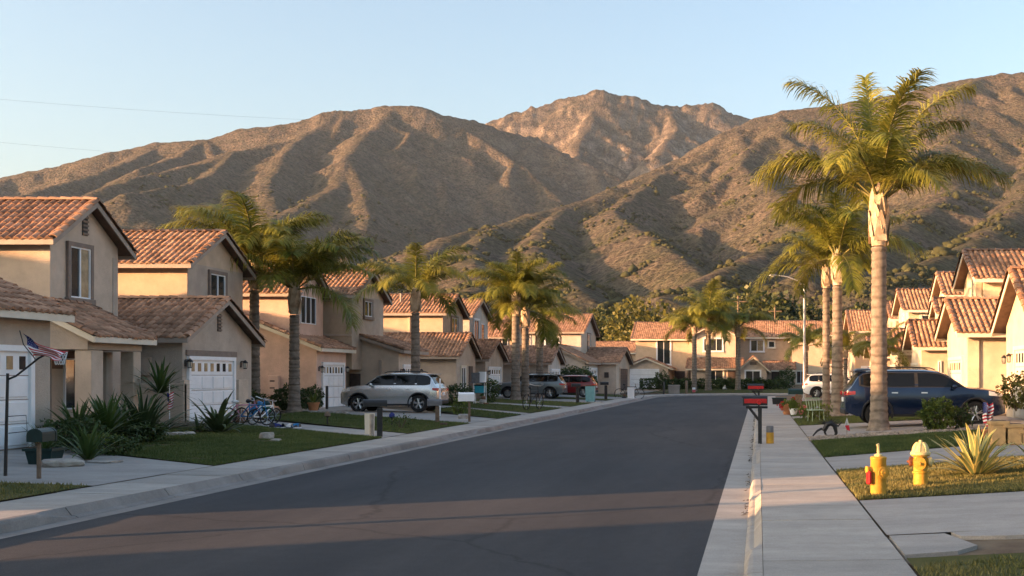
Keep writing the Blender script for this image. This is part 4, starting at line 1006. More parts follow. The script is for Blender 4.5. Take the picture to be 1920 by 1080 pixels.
# --- the far side of the bend, facing the camera -----------------------------
h = house('two-storey house facing down the street behind three palms, wide upper window', -5, 128, G_HF)
block(h, -7.6, -2.6, 127.8, 139, ZB, 6.45, 1.25, ST_BEIGE, 'y', over=.5, end=.5, fas=WARMW, seg=1, front='-')
window(h, 'y-', 127.8, -6.2, -4.1, 4.7, 6.1, WHITE, False, panes=3)
block(h, -14.2, -7.66, 129.6, 138.5, ZB, 6.2, 1.9, ST_SAND, 'x', over=.5, end=.5, fas=WARMW, seg=1, front='-')
window(h, 'y-', 129.6, -11.7, -10.2, 3.2, 6.0, WHITE, False); window(h, 'x-', -14.2, 132, 133, 4, 5.5, WARMW, False)
block(h, -14.8, -10.0, 124, 129.5, ZB, 2.75, 1.0, ST_BEIGE, 'y', over=.45, end=.4, fas=WARMW, seg=1, front='-'); garage_door(h, 'y-', 124.0, -14.1, -11.1, .42, 2.5, cols=6, lites=False)
fbx(h, 'side_door', 'y-', 129.6, -9.7, -8.5, .4, 2.4, .06, BROWND)
block(h, -7.5, -2.2, 124.2, 127.7, ZB, 2.7, 1.0, ST_BEIGE, 'x', over=.5, end=.5, fas=WARMW, seg=1, front='-', ridge=.9)
window(h, 'y-', 124.2, -5.6, -3.9, .9, 2.45, WARMW, False); fbx(h, 'front_door', 'y-', 124.2, -3.4, -2.5, .4, 2.5, .05, BROWND)
block(h, -2.0, .9, 122.2, 127, ZB, 2.6, 1.25, ST_BEIGE, 'y', over=.4, end=.4, fas=WARMW, seg=1, front='-'); window(h, 'y-', 122.2, -1.4, .2, .9, 2.4, WHITE, False); vent(h, 'y-', 122.2, -.55, 3.2, .7, .3)
h = house('two-storey house right of the street end with sunlit upper wall', 2, 132, G_HF)
block(h, -2.5, 6.4, 131.6, 142, ZB, 6.45, 1.95, ST_SAND, 'x', over=.5, end=.5, fas=WARMW, seg=1, front='-')
window(h, 'y-', 131.6, -.9, .6, 4.75, 6.05, WHITE, True); window(h, 'y-', 131.6, 1.2, 1.9, 5.2, 5.9, WARMW, False, panes=1)
block(h, 3.9, 7.6, 129.2, 131.5, ZB, 6.0, 1.3, ST_SAND, 'y', over=.4, end=.4, fas=WARMW, seg=1, front='-'); window(h, 'y-', 129.2, 4.4, 5.4, 1.0, 2.4, WARMW, False)
block(h, 1.0, 3.8, 127.5, 131.5, ZB, 2.6, .8, ST_BEIGE, 'x', over=.5, end=.4, fas=WARMW, seg=1, front='-'); fbx(h, 'front_door', 'y-', 127.5, 1.5, 2.4, .4, 2.4, .05, BROWND)
for xx in (3.0, 3.6): MB().box(xx - .08, xx + .08, 126.4, 126.56, .3, 2.5).build('porch_post', WARMW, h)
h = house('low house with orange roof glimpsed left of the street end', -17, 152, G_HF)
block(h, -22, -13.2, 150, 158, ZB, 5.0, 1.4, ST_SAND, 'x', over=.5, end=.5, fas=WARMW, seg=1, front='-'); window(h, 'y-', 150, -20, -18.5, 3.4, 4.6, WHITE, False)
h = house('house behind the street lamp with roof above the white car', 9, 142, G_HF)
block(h, 6.9, 15, 144, 152, ZB, 7.2, 1.7, ST_SAND, 'x', over=.5, end=.5, fas=WARMW, seg=1, front='-'); window(h, 'y-', 144, 8, 9.5, 5.0, 6.3, WHITE, False)
block(h, 7.0, 12.5, 112, 118, ZB, 3.0, .5, ST_BEIGE, 'x', over=.4, end=.4, fas=WARMW, seg=1, front='-'); garage_door(h, 'y-', 112, 8.2, 11, .3, 2.4, cols=4, lites=False)

# vent pipes and downpipes on the nearer houses
for hh in [o for o in COL.objects if o.get('category') == 'house']:
    if hh['label'].startswith('tan stucco house with porch'):
        for px_, py_, pz_ in ((-24.5, 38.0, 4.0), (-23.2, 41.2, 6.55)): MB().lathe([(.05, pz_ - .5), (.05, pz_ + .28), (.065, pz_ + .29), (.065, pz_ + .34), (0, pz_ + .34)], 10, (px_, py_, 0)).build('vent_pipe', BLACK, hh)
        MB().tube([(-20.24, 32.02, .3), (-20.24, 32.02, 2.6)], .04, 8).build('downpipe', FASC, hh)
    if hh['label'].startswith('sunlit stucco'): MB().lathe([(.06, 6.0), (.06, 7.3), (.0, 7.3)], 10, (-23.5, 73.6, 0)).build('vent_pipe', FASC, hh)
    if hh['label'].startswith('cream stucco house with tall'): MB().lathe([(.05, 3.6), (.05, 4.75), (0, 4.75)], 10, (10.4, 43.0, 0)).build('vent_pipe', BLACK, hh)

# ------------------------------------------------------------------ palms
def frond_mesh(seed, L, el0, droop, nl, name='frond', lf=1.0):
    r = random.Random(seed); pts = []; p = Vector((0, 0, 0)); a = el0; N = 22; ds = L / N
    tw = r.uniform(-.25, .25); yaw = 0
    tang = []
    for i in range(N + 1):
        pts.append(p.copy()); t = Vector((math.cos(a) * math.cos(yaw), math.cos(a) * math.sin(yaw), math.sin(a))); tang.append(t)
        p = p + t * ds; s = i / N; a -= droop / N * (0.35 + 1.5 * s); yaw += tw / N * s
    V = []; F3 = []; F4 = []; mi3 = []; mi4 = []
    def vadd(q): V.append(tuple(q)); return len(V) - 1
    # rachis: 4 sided taper
    prev = None
    for i, q in enumerate(pts):
        rad = .045 * (1 - i / N) ** .8 + .006; t = tang[i]; sx = t.cross(Vector((0, 0, 1))); 
        if sx.length < .05: sx = Vector((0, 1, 0))
        sx.normalize(); sy = sx.cross(t)
        ring = [vadd(q + sx * rad), vadd(q + sy * rad), vadd(q - sx * rad), vadd(q - sy * rad * .6)]
        if prev:
            for k in range(4): F4.append((prev[k], prev[(k + 1) % 4], ring[(k + 1) % 4], ring[k])); mi4.append(1)
        prev = ring
    G = Vector((0, 0, -1))
    for side in (-1, 1):
        for i in range(nl):
            s = .16 + .84 * (i + r.random() * .8) / nl; f = s * N; k = min(int(f), N - 1); q = pts[k].lerp(pts[k + 1], f - k); t = tang[k]
            sx = t.cross(Vector((0, 0, 1)))
            if sx.length < .05: sx = Vector((0, 1, 0))
            sx.normalize(); sy = sx.cross(t)
            ll = lf * L * (.255 * math.sin(math.pi * min(1, .12 + .80 * s)) ** .7 + .035) * r.uniform(.8, 1.15)
            plane = r.uniform(-.35, .65)
            d = (sx * side * math.cos(plane) + sy * math.sin(plane) + t * (.45 + .5 * s)).normalized()
            wd = .034 * L / 4 * r.uniform(.8, 1.2); q0 = q; segs = 3
            perp = d.cross(sy)
            if perp.length < .1: perp = t.copy()
            perp.normalize()
            a0 = vadd(q0 - perp * wd * .5); b0 = vadd(q0 + perp * wd * .5)
            for j in range(segs):
                q0 = q0 + d * (ll / segs); d = (d + G * (.40 + .25 * r.random())).normalized(); ww = wd * (1.0, 1.0, .75, 0)[j + 1] if j < segs - 1 else 0
                if j < segs - 1:
                    a1 = vadd(q0 - perp * ww * .55); b1 = vadd(q0 + perp * ww * .55); F4.append((a0, b0, b1, a1)); mi4.append(0); a0, b0 = a1, b1
                else:
                    c = vadd(q0); F3.append((a0, b0, c)); mi3.append(0)
    return np_mesh(name, V, [np.array(F4), np.array(F3)], None, mats=[PALM, PALMD], midx=mi4 + mi3, link=False)
FRONDS = {'up': [frond_mesh(11 + k, 4.0, R(76 - 9 * k), R(62 + 12 * k), 115) for k in range(3)],
          'spear': [frond_mesh(71, 4.3, R(86), R(30), 115, lf=.72)],
          'mid': [frond_mesh(31 + k, 4.0, R(64 - 8 * k), R(74 + 11 * k), 120) for k in range(4)],
          'low': [frond_mesh(51 + k, 4.0, R(36 - 10 * k), R(72 + 9 * k), 120) for k in range(4)]}
def palm(label, x, y, ztop, L, r0, r1, n=(3, 8, 6), seed=1, boots=1.6, group=None, lean=0.0, zb=None, fixed=None):
    r = random.Random(seed); zb = zg(x, y) if zb is None else zb; H = ztop - zb
    t = thing('palm_tree', label, 'palm tree', (x, y, zb), group=group)
    prof = []; N = 70; zt = H - boots
    for i in range(N + 1):
        s = i / N; z = zt * s; rr = r0 + (r1 - r0) * s ** .8 + .55 * r0 * math.exp(-z / .22) + .012 * math.sin(i * 2.1 + r.random()) + (.006 if i % 2 else -.006)
        prof.append((rr, z))
    b = MB().lathe(prof, 18)
    b.v = [(vx + lean * (vz / max(zt, 1)) ** 2, vy, vz - .05) for vx, vy, vz in b.v]
    b.build('trunk', TRUNK, t, smooth=True)
    # old frond bases wrapped round the top of the trunk
    bt = MB(); bt.lathe([(r1 * .98, zt - .02), (r1 * 1.15, zt + boots * .22), (r1 * 1.2, zt + boots * .45), (r1 * 1.0, zt + boots * .8), (r1 * .55, zt + boots)], 14)
    for k in range(16):
        lv = k / 16; a = k * 2.4; z0 = zt + boots * (.0 + .62 * lv); c, s = math.cos(a), math.sin(a); rr = r1 * (1.14 - .22 * lv); hh = boots * (.42 + .1 * r.random()); P = []
        for j in range(5):
            tt = j / 4; wv = r1 * (.78 * (1 - tt) ** .6 + .12); out_ = rr + r1 * (.18 * math.sin(tt * 2.6) + (.30 * tt ** 3 if lv < .5 else .05)); zz = z0 + hh * tt
            P.append([(c * out_ - s * wv * q, s * out_ + c * wv * q, zz - .02 * abs(q)) for q in (-1, -.4, .4, 1)])
        bt.grid(P)
    bt.v = [(vx + lean, vy, vz) for vx, vy, vz in bt.v]
    bt.build('frond_base', BOOT, t, smooth=True)
    k = 0; sc = L / 4.0
    spec = []
    for kind, m in zip(('up', 'mid', 'low'), n):
        for i in range(m): spec.append((kind, k * 2.39996 + r.uniform(-.25, .25), r.uniform(.85, 1.1))); k += 1
    if fixed: spec = [(a, R(b), c) for a, b, c in fixed] + spec
    for kind, az, s in spec:
        me = FRONDS[kind][r.randrange(len(FRONDS[kind]))]
        o = bpy.data.objects.new('frond', me); COL.objects.link(o); o.parent = t
        o.location = (lean + math.cos(az) * r1 * .35, math.sin(az) * r1 * .35, H - boots * (.12 if kind == 'up' else .25))
        o.rotation_euler = (r.uniform(-.1, .1), r.uniform(-.08, .08), az); q = sc * s; o.scale = (q, q, q)
    return t
GPL = 'queen palms along the left side'; GPR = 'queen palms along the right side'; GPF = 'palms before the far houses'
palm('tallest queen palm on the right, thick banded trunk beside the blue car', X(1648, 33.6), 33.6, 7.55, 4.05, .27, .22, (2, 8, 1), 5, 1.75, GPR, fixed=[('low', 2, 1.02), ('spear', 90, 1.0), ('up', 12, 1.15), ('up', 172, 1.1), ('up', 300, 1.0), ('mid', 150, .95), ('mid', 40, 1.0)])
palm('right-hand palm of the close pair behind the blue car', X(1570, 45.8), 45.8, 7.0, 3.4, .27, .19, (4, 9, 3), 8, 1.4, GPR)
palm('left-hand slimmer palm of the close pair, drooping fronds towards the street lamp', X(1549, 48.5), 48.5, 6.7, 3.2, .17, .15, (2, 6, 0), 12, 1.0, GPR, fixed=[('low', 178, 1.1)])
palm('short young palm right of the street lamp pole', 3.6, 84, 4.2, 2.6, .14, .13, (3, 8, 4), 14, .5, GPR)
palm('short bushy palm seen between the pair and the tall palm', 5.4, 69.5, 3.5, 2.3, .14, .13, (3, 8, 4), 15, .5, GPR)
palm('small yellowed palm at the wall right of the tall palm trunk', 6.9, 61.0, 3.4, 2.0, .12, .11, (2, 7, 4), 16, .5, GPR)
palm('leftmost tall palm with a frond hanging over the tan gable', X(477, 46.6), 46.6, 6.8, 3.9, .24, .18, (4, 9, 3), 21, 1.3, GPL, fixed=[('low', 182, 1.05), ('low', 170, .9)])
palm('second palm from the left standing in front of the pink garage', X(552, 46.3), 46.3, 5.75, 3.8, .24, .18, (4, 9, 3), 24, 1.3, GPL, fixed=[('mid', 5, 1.05), ('low', -8, .95)])
palm('solitary palm rising behind the silver car', X(779, 56), 56, 6.3, 3.3, .24, .19, (3, 7, 3), 29, 1.2, GPL)
palm('tall palm left of the pair that fronts the grey car', X(967, 73), 73, 7.3, 3.9, .30, .24, (4, 9, 4), 33, 1.5, GPL)
palm('palm with darker trunk close right of the other by the grey car', X(985, 74.3), 74.3, 6.4, 3.9, .27, .22, (3, 8, 5), 37, 1.3, GPL)
palm('palm behind the grey and red cars with a ragged pale trunk top', X(1012, 81.7), 81.7, 6.6, 3.3, .28, .24, (2, 6, 6), 41, 2.6, GPL)
palm('left palm of the three before the end house, leaning crown', X(1302, 115), 115, 7.0, 3.9, .27, .22, (1, 7, 6), 44, .8, GPF, zb=.15)
palm('middle and fullest palm of the three before the end house', X(1328, 117.5), 117.5, 8.0, 4.7, .34, .27, (4, 9, 7), 46, 1.8, GPF, zb=.2)
palm('right palm of the three before the end house', X(1384, 119), 119, 7.2, 4.2, .30, .24, (2, 8, 6), 48, 1.2, GPF, zb=.2)
# ------------------------------------------------------------------ cars
def lerp_pts(pts, t):
    if t <= pts[0][0]: return pts[0][1]
    for (a, va), (b, vb) in zip(pts[:-1], pts[1:]):
        if t <= b: return va + (vb - va) * (t - a) / (b - a)
    return pts[-1][1]
def smooth_pts(pts, n=200, it=3):
    xs = [i / n for i in range(n + 1)]; ys = [lerp_pts(pts, x) for x in xs]
    for _ in range(it): ys = [ys[0]] + [(ys[i - 1] + 2 * ys[i] + ys[i + 1]) / 4 for i in range(1, n)] + [ys[-1]]
    return list(zip(xs, ys))
TOP = smooth_pts([(0, .60), (.012, .645), (.028, .675), (.042, .73), (.082, .905), (.105, .96), (.18, .988), (.35, 1.0), (.5, .995), (.59, .965), (.625, .925), (.742, .70), (.765, .685), (.86, .665), (.94, .63), (.98, .575), (1, .49)], it=4)
BOT = smooth_pts([(0, .25), (.07, .17), (.2, .165), (.8, .165), (.93, .17), (1, .22)])
WID = smooth_pts([(0, .80), (.02, .89), (.08, .955), (.2, .99), (.5, 1.0), (.8, .985), (.9, .95), (.96, .86), (1, .68)])
FZ = smooth_pts([(0, .9), (.13, .925), (.25, .975), (.38, 1.0), (.5, 1.0), (.6, .985), (.655, .955), (.72, .925), (.9, .795), (.96, .735), (1.0, .66)], it=2)
def suv(name, label, loc, rz, paint, L=4.7, W=1.9, H=1.7, roofrail=True, plate=True, spoiler=True, group='cars parked in the driveways', jeep=False, glass=CGLASS, detail=True):
    t = thing(name, label, 'car', loc, rz, group)
    top = (lambda u: lerp_pts(TOP, u)) if not jeep else (lambda u: lerp_pts([(0, .66), (.01, .95), (.05, .99), (.5, 1), (.56, .97), (.635, .66), (.66, .63), (.95, .60), (.985, .55), (1, .45)], u))
    def side(u, zr, sgn, o=0.0):
        y = W / 2 * lerp_pts(WID, u) * lerp_pts(FZ, zr) + o
        return Vector(((u - .5) * L, sgn * y, zr * H))
    NS = 58; us = sorted(set([0, .004, .012, .024, .98, .99, .996, 1.0] + [i / NS for i in range(1, NS)]))
    P = []
    for u in us:
        zt = top(u); zb = lerp_pts(BOT, u); half = []
        zs = zt - .032
        for k in range(11):
            zr = zb + (zs - zb) * k / 10; half.append((W / 2 * lerp_pts(WID, u) * lerp_pts(FZ, zr), zr * H))
        ye = half[-1][0]
        for q in (.965, .88, .7, .45, .2): half.append((ye * q, (zs + .032 * (1 - q ** 3.2) / (1 - .0) + 0) * H))
        ring = [((u - .5) * L, y, z) for y, z in half] + [((u - .5) * L, -y, z) for y, z in reversed(half)]
        P.append(ring)
    b = MB().grid(P); k = len(P[0]); n = len(P)
    for i in range(n - 1): b.f.append((i * k + k - 1, (i + 1) * k + k - 1, (i + 1) * k, i * k)); b.mi.append(0)
    b.f += [tuple(range(k)), tuple((n - 1) * k + i for i in range(k - 1, -1, -1))]; b.mi += [0, 0]
    body = b.build('body', paint, t, smooth=True, mats=[paint, PLASTIC])
    WX = [(.195 - .5) * L, (.80 - .5) * L]; WR = .215 * H + .005
    cutb = MB()
    for x in WX:
        for s in (-1, 1):
            c = MB(); c.lathe([(WR * 1.17, s * (W / 2 - .27)), (WR * 1.17, s * (W / 2 + .3))], 28, (x, 0, WR), 'y'); bb = len(cutb.v); cutb.v += c.v; cutb.f += [tuple(bb + i for i in f) for f in c.f]; cutb.mi += [0] * len(c.f)
    cutter = cutb.build('wheel_well', PLASTIC, t)
    md = body.modifiers.new('arches', 'BOOLEAN'); md.operation = 'DIFFERENCE'; md.object = cutter; md.solver = 'EXACT'
    try: md.material_mode = 'TRANSFER'
    except Exception: pass
    dg = bpy.context.evaluated_depsgraph_get(); dg.update()
    me = bpy.data.meshes.new_from_object(body.evaluated_get(dg)); body.modifiers.clear(); body.data = me
    bpy.data.objects.remove(cutter)
    def patch(name, u0, u1, zlo, zhi, sgn, o, m, nu=8, nz=4, parent=t, smooth=True, solid=True):
        G = []
        for i in range(nu + 1):
            u = u0 + (u1 - u0) * i / nu; a = zlo(u) if callable(zlo) else zlo; c = zhi(u) if callable(zhi) else zhi
            G.append([side(u, a + (c - a) * j / nz, sgn, o) for j in range(nz + 1)])
        q = MB().grid(G)
        if solid:
            Gi = [[Vector((p.x, p.y - sgn * (o + .02), p.z)) for p in row] for row in G]; q.grid(Gi)
            kk = nz + 1; off_ = (nu + 1) * kk
            for i in range(nu):
                for j in (0, nz): q.f.append((i * kk + j, (i + 1) * kk + j, off_ + (i + 1) * kk + j, off_ + i * kk + j)); q.mi.append(0)
            for j in range(nz):
                for i in (0, nu): q.f.append((i * kk + j, i * kk + j + 1, off_ + i * kk + j + 1, off_ + i * kk + j)); q.mi.append(0)
        return q.build(name, m, parent, smooth=smooth)
    gl = .688; gt = lambda u: max(gl + .005, min(.925, top(u) - .062))
    if jeep: rng_w = [(.04, .23), (.26, .42), (.45, .60)]
    else: rng_w = [(.092, .215), (.235, .425), (.447, .715)]
    for s in (-1, 1):
        if detail and not jeep: patch('window_surround', .082, .735, lambda u: gl - .012 + .03 * max(0, (.12 - u) / .04), lambda u: max(gl + .004, min(.94, top(u) - .045)), s, .002, PLASTIC, 24, 4)
        for u0, u1 in rng_w:
            patch('side_window', u0, u1, lambda u: gl + (.035 * max(0, (.16 - u) / .06) if not jeep else 0), gt, s, .005, glass, 14, 4)
        for u0, u1 in ((.262, .437), (.445, .645)):
            d = patch('door', u0, u1, .20, .672, s, .006, paint, 8, 8)
            if detail: patch('handle', u0 + .02, u0 + .058, .572, .592, s, .03, CHROME, 4, 2, d)
        patch('sill', .25, .745, .165, .21, s, .012, PLASTIC, 10, 2)
        patch('taillight', .004, .06, lambda u: .535 + .3 * u, lambda u: .605 + .1 * u, s, .008, REDL, 6, 3)
        patch('headlight', .885, .975, lambda u: .535 - .25 * (u - .885), lambda u: .61 - .5 * (u - .885), s, .007, CLEARL, 6, 3)
        for x in WX:       # arch cladding
            arc = []
            for a in np.linspace(-18, 198, 22):
                px_, pz_ = x + WR * 1.22 * math.cos(R(a)), WR + WR * 1.22 * math.sin(R(a)); uu = px_ / L + .5
                if pz_ < .12 * H: continue
                arc.append(side(uu, pz_ / H, s, .004))
            MB().tube(arc, .032, 6).build('wheel_arch', PLASTIC, t, smooth=True)
            w = empty('wheel', (x, s * (W / 2 - .13), WR)); w.parent = t
            MB().lathe([(WR * .62, -.105), (WR * .93, -.11), (WR, -.07), (WR, .07), (WR * .93, .11), (WR * .62, .105), (WR * .62, -.105)], 28, axis='y').build('tyre', RUBBER, w, smooth=True)
            rm = MB(); o_ = s * .075
            rm.lathe([(WR * .67, o_ - .03), (WR * .67, o_ + s * .03), (WR * .60, o_ + s * .03), (WR * .58, o_ - .03)], 28, axis='y'); rm.lathe([(.02, o_), (.075, o_ + s * .005), (.07, o_ + s * .03), (.01, o_ + s * .035)], 12, axis='y')
            for k_ in range(5):
                for da in (-.17, .17):
                    a = k_ * 2 * math.pi / 5 + .3; c0, s0, c1, s1 = math.cos(a), math.sin(a), math.cos(a + da), math.sin(a + da)
                    rm.tube([(c0 * .05, o_ + s * .012, s0 * .05), (c1 * WR * .62, o_ + s * .018, s1 * WR * .62)], [.028, .024], 5)
            rm.build('rim', CHROME, w)
            MB().lathe([(.0, s * .02), (WR * .62, s * .02)], 20, axis='y').build('brake_disc', BLACK, w)
        # mirror
        mp = side(.665, .66, s, 0); mb = MB(); mb.lathe([(.02, -.11), (.075, -.09), (.085, 0), (.075, .08), (.02, .10)], 10, (mp.x, mp.y + s * .12, mp.z + .05), 'y'); mb.tube([mp + Vector((0, -s * .05, 0)), mp + Vector((0, s * .1, .02))], .03, 6)
        mb.build('side_mirror', paint, t, smooth=True)
        if roofrail:
            pts = [Vector(((u - .5) * L, s * W / 2 * .62, (top(u) + .012) * H + (0 if u in (.2, .56) else .035))) for u in (.2, .23, .35, .45, .53, .56)]; MB().tube(pts, .017, 6).build('roof_rail', BLACK if paint != None else CHROME, t, smooth=True)
    # windscreen and rear glass on the top surface
    def topglass(name, u0, u1, q):
        G = []
        for i in range(9):
            u = u0 + (u1 - u0) * i / 8; zt = top(u) - .032; ye = W / 2 * lerp_pts(WID, u) * lerp_pts(FZ, zt); du = .004
            nx = -(top(u + du) - top(u - du)) * H / (2 * du * L); nn = Vector((nx, 0, 1)).normalized()
            G.append([Vector(((u - .5) * L, ye * v, (zt + .032 * (1 - abs(v) ** 3.2)) * H)) + nn * .008 for v in np.linspace(-q, q, 11)])
        MB().grid(G).build(name, glass, t, smooth=True)
    if not jeep: topglass('windscreen', .625, .742, .9); topglass('rear_window', .04, .094, .86)
    else: topglass('windscreen', .57, .632, .9); MB().box(-L / 2 - .012, -L / 2 + .03, -W * .32, W * .32, .69 * H, .9 * H, .03).build('rear_window', glass, t)
    hw = W / 2
    for s in (-1, 1):
        MB().box(-L / 2 - .02, -L / 2 + .05, s * hw * .62 - .13, s * hw * .62 + .13, .53 * H, .60 * H, .015).build('taillight', REDL, t)
        MB().lathe([(.0, -.01), (.06, -.005), (.05, .02)], 10, (L / 2 - .07, s * hw * .55, .3 * H), 'x').build('fog_light', CLEARL, t)
    MB().box(-L / 2 - .03, -L / 2 + .12, -hw * .76, hw * .76, .20 * H, .30 * H, .03).build('rear_bumper', PLASTIC, t)
    MB().box(L / 2 - .16, L / 2 + .012, -hw * .52, hw * .52, .20 * H, .28 * H, .03).build('front_bumper', PLASTIC, t)
    MB().box(L / 2 - .1, L / 2 + .008, -hw * .4, hw * .4, .33 * H, .41 * H, .02).build('grille', BLACK, t)
    if plate: MB().box(-L / 2 - .025, -L / 2 + .02, -.16, .16, .42 * H, .50 * H, .008).build('number_plate', WHITE, t)
    if spoiler and not jeep: MB().box(-L / 2 + .06 * L, -L / 2 + .13 * L, -hw * .66, hw * .66, .945 * H, .965 * H, .012).build('roof_spoiler', paint, t)
    return t
def paint(name, c, metal=.5, rough=.32): return mat(name, c, rough=rough, metal=metal, var=.03, scale=2, spec=.5, coat=.7)
SILVER = paint('silver_paint', (.56, .57, .59), .75, .26); GREYB = paint('grey_blue_paint', (.13, .155, .17), .5); REDC = paint('red_car_paint', (.20, .010, .014), .2); NAVY = paint('navy_paint', (.005, .016, .052), .35, .22); DARKC = paint('charcoal_paint', (.018, .020, .024), .3); WHITEC = paint('white_car_paint', (.66, .67, .68), .0)
suv('parked_car', 'silver crossover parked nose in on the pink house driveway', (-16.0, 49.3, zg(-16, 49) + .015), R(180), SILVER, 4.3, 1.86, 1.72)
suv('parked_car', 'grey-blue crossover parked beyond the pair of palms', (-15.9, 78.4, zg(-15.9, 78) + .015), R(180), GREYB, 4.8, 1.9, 1.72)
suv('parked_car', 'dark red car partly hidden behind the grey-blue crossover', (-14.5, 84.8, zg(-14.5, 84) + .015), R(180), REDC, 4.5, 1.85, 1.66)
suv('parked_car', 'navy blue large crossover parked behind the tallest palm trunk', (5.22, 35.8, zg(5.3, 36) + .012), R(1.5), NAVY, 5.05, 1.98, 1.78)
suv('parked_car', 'black boxy off-roader whose roof shows above the navy car', (7.2, 59.4, zg(7.2, 59) + .02), R(0), DARKC, 4.5, 1.9, 1.88, jeep=True)
suv('parked_car', 'white crossover parked left of the close palm pair', (5.35, 76.6, zg(5.3, 76) + .02), R(0), WHITEC, 4.6, 1.88, 1.70)

# ------------------------------------------------------------------ street furniture
YEL = mat('hydrant_yellow', (.50, .26, .025), rough=.6, col2=(.58, .32, .045), scale=9, bump=.3, bscale=30, stains=.25); YELP = mat('hydrant_bonnet', (.66, .52, .24), rough=.55, var=.12, scale=8, bump=.3); RUST = mat('rust', (.16, .055, .03), rough=.9, var=.4, scale=14)
def hydrant_one(x, y):
    z = zg(x, y); t = thing('fire_hydrant', 'plain yellow pipe hydrant with a thin stem on top and one side outlet', 'fire hydrant', (x, y, z), R(20), 'yellow fire hydrants on the right lawn'); t.scale = (.82, .82, .86)
    MB().lathe([(.155, -.03), (.155, .02), (.14, .03), (.137, .62), (.145, .63), (.145, .66), (.125, .675), (.0, .68)], 24).build('barrel', YEL, t, smooth=True)
    s = MB(); s.lathe([(.07, .675), (.075, .70), (.04, .72)], 14); s.tube([(0, 0, .70), (0, 0, .84), (-.015, 0, .88)], [.026, .026, .03], 10); s.build('stem', YELP, t, smooth=True)
    n = MB(); n.lathe([(.075, -.14), (.075, -.18), (.10, -.185), (.10, -.215), (.062, -.22), (.062, -.26), (.0, -.265)], 16, (0, 0, .42), 'y'); n.lathe([(.018, -.26), (.018, -.30)], 5, (0, 0, .42), 'y'); n.build('outlet', YEL, t, smooth=True)
    c = MB(); c.lathe([(.05, -.13), (.05, -.20), (.06, -.205), (.06, -.23), (0, -.235)], 14, (0, 0, .46), 'x'); c.build('outlet', YEL, t, smooth=True)
    MB().box(-.235, -.17, -.10, .02, .22, .44, .02).build('red_tag', REDP, t)
    MB().lathe([(.17, -.02), (.175, .0), (.16, .012)], 20).build('collar', RUST, t, smooth=True)
def hydrant_two(x, y):
    z = zg(x, y); t = thing('fire_hydrant', 'yellow hydrant with pale ribbed bonnet and two capped outlets', 'fire hydrant', (x, y, z), R(-12), 'yellow fire hydrants on the right lawn'); t.scale = (.82, .82, .86)
    MB().lathe([(.16, -.03), (.16, .02), (.135, .03), (.13, .27), (.15, .275), (.15, .30), (.13, .31), (.125, .56), (.17, .57), (.17, .60), (.13, .61)], 24).build('barrel', YEL, t, smooth=True)
    b = MB(); b.lathe([(.185, .595), (.19, .615), (.185, .64), (.15, .65), (.14, .70), (.115, .76), (.075, .80), (.035, .815), (.03, .85), (0, .85)], 24)
    for k in range(8):
        a = k * math.pi / 4; c, s = math.cos(a), math.sin(a); b.tube([(c * .15, s * .15, .645), (c * .142, s * .142, .705), (c * .115, s * .115, .765), (c * .07, s * .07, .806)], .014, 5)
    b.build('bonnet', YELP, t, smooth=True)
    for sg, m in ((-1, RUST), (1, YELP)):
        n = MB(); n.lathe([(.07, sg * .11), (.07, sg * .15)], 14, (0, 0, .47), 'x'); n.build('outlet', YEL, t, smooth=True)
        c = MB(); c.lathe([(.085, sg * .15), (.09, sg * .165), (.09, sg * .20), (.07, sg * .21), (.025, sg * .215), (.022, sg * .25), (0, sg * .25)], 12, (0, 0, .47), 'x'); c.build('cap', m, t, smooth=True)
    n = MB(); n.lathe([(.09, -.11), (.09, -.16), (.115, -.165), (.115, -.21), (.03, -.22), (.026, -.26), (0, -.26)], 16, (0, 0, .45), 'y'); n.build('outlet', YEL, t, smooth=True)
    for k in range(8):
        a = k * math.pi / 4 + .2; MB().lathe([(.016, .56), (.016, .575), (0, .575)], 6, (math.cos(a) * .157, math.sin(a) * .157, .02)).build('bolt', RUST, t)
    MB().tube([(.2, 0, .47), (.27, -.02, .43), (.3, 0, .36)], .006, 5).build('chain', BLACK, t)
hydrant_one(X(1647, 16.0), 16.0); hydrant_two(X(1726, 16.9), 16.9)

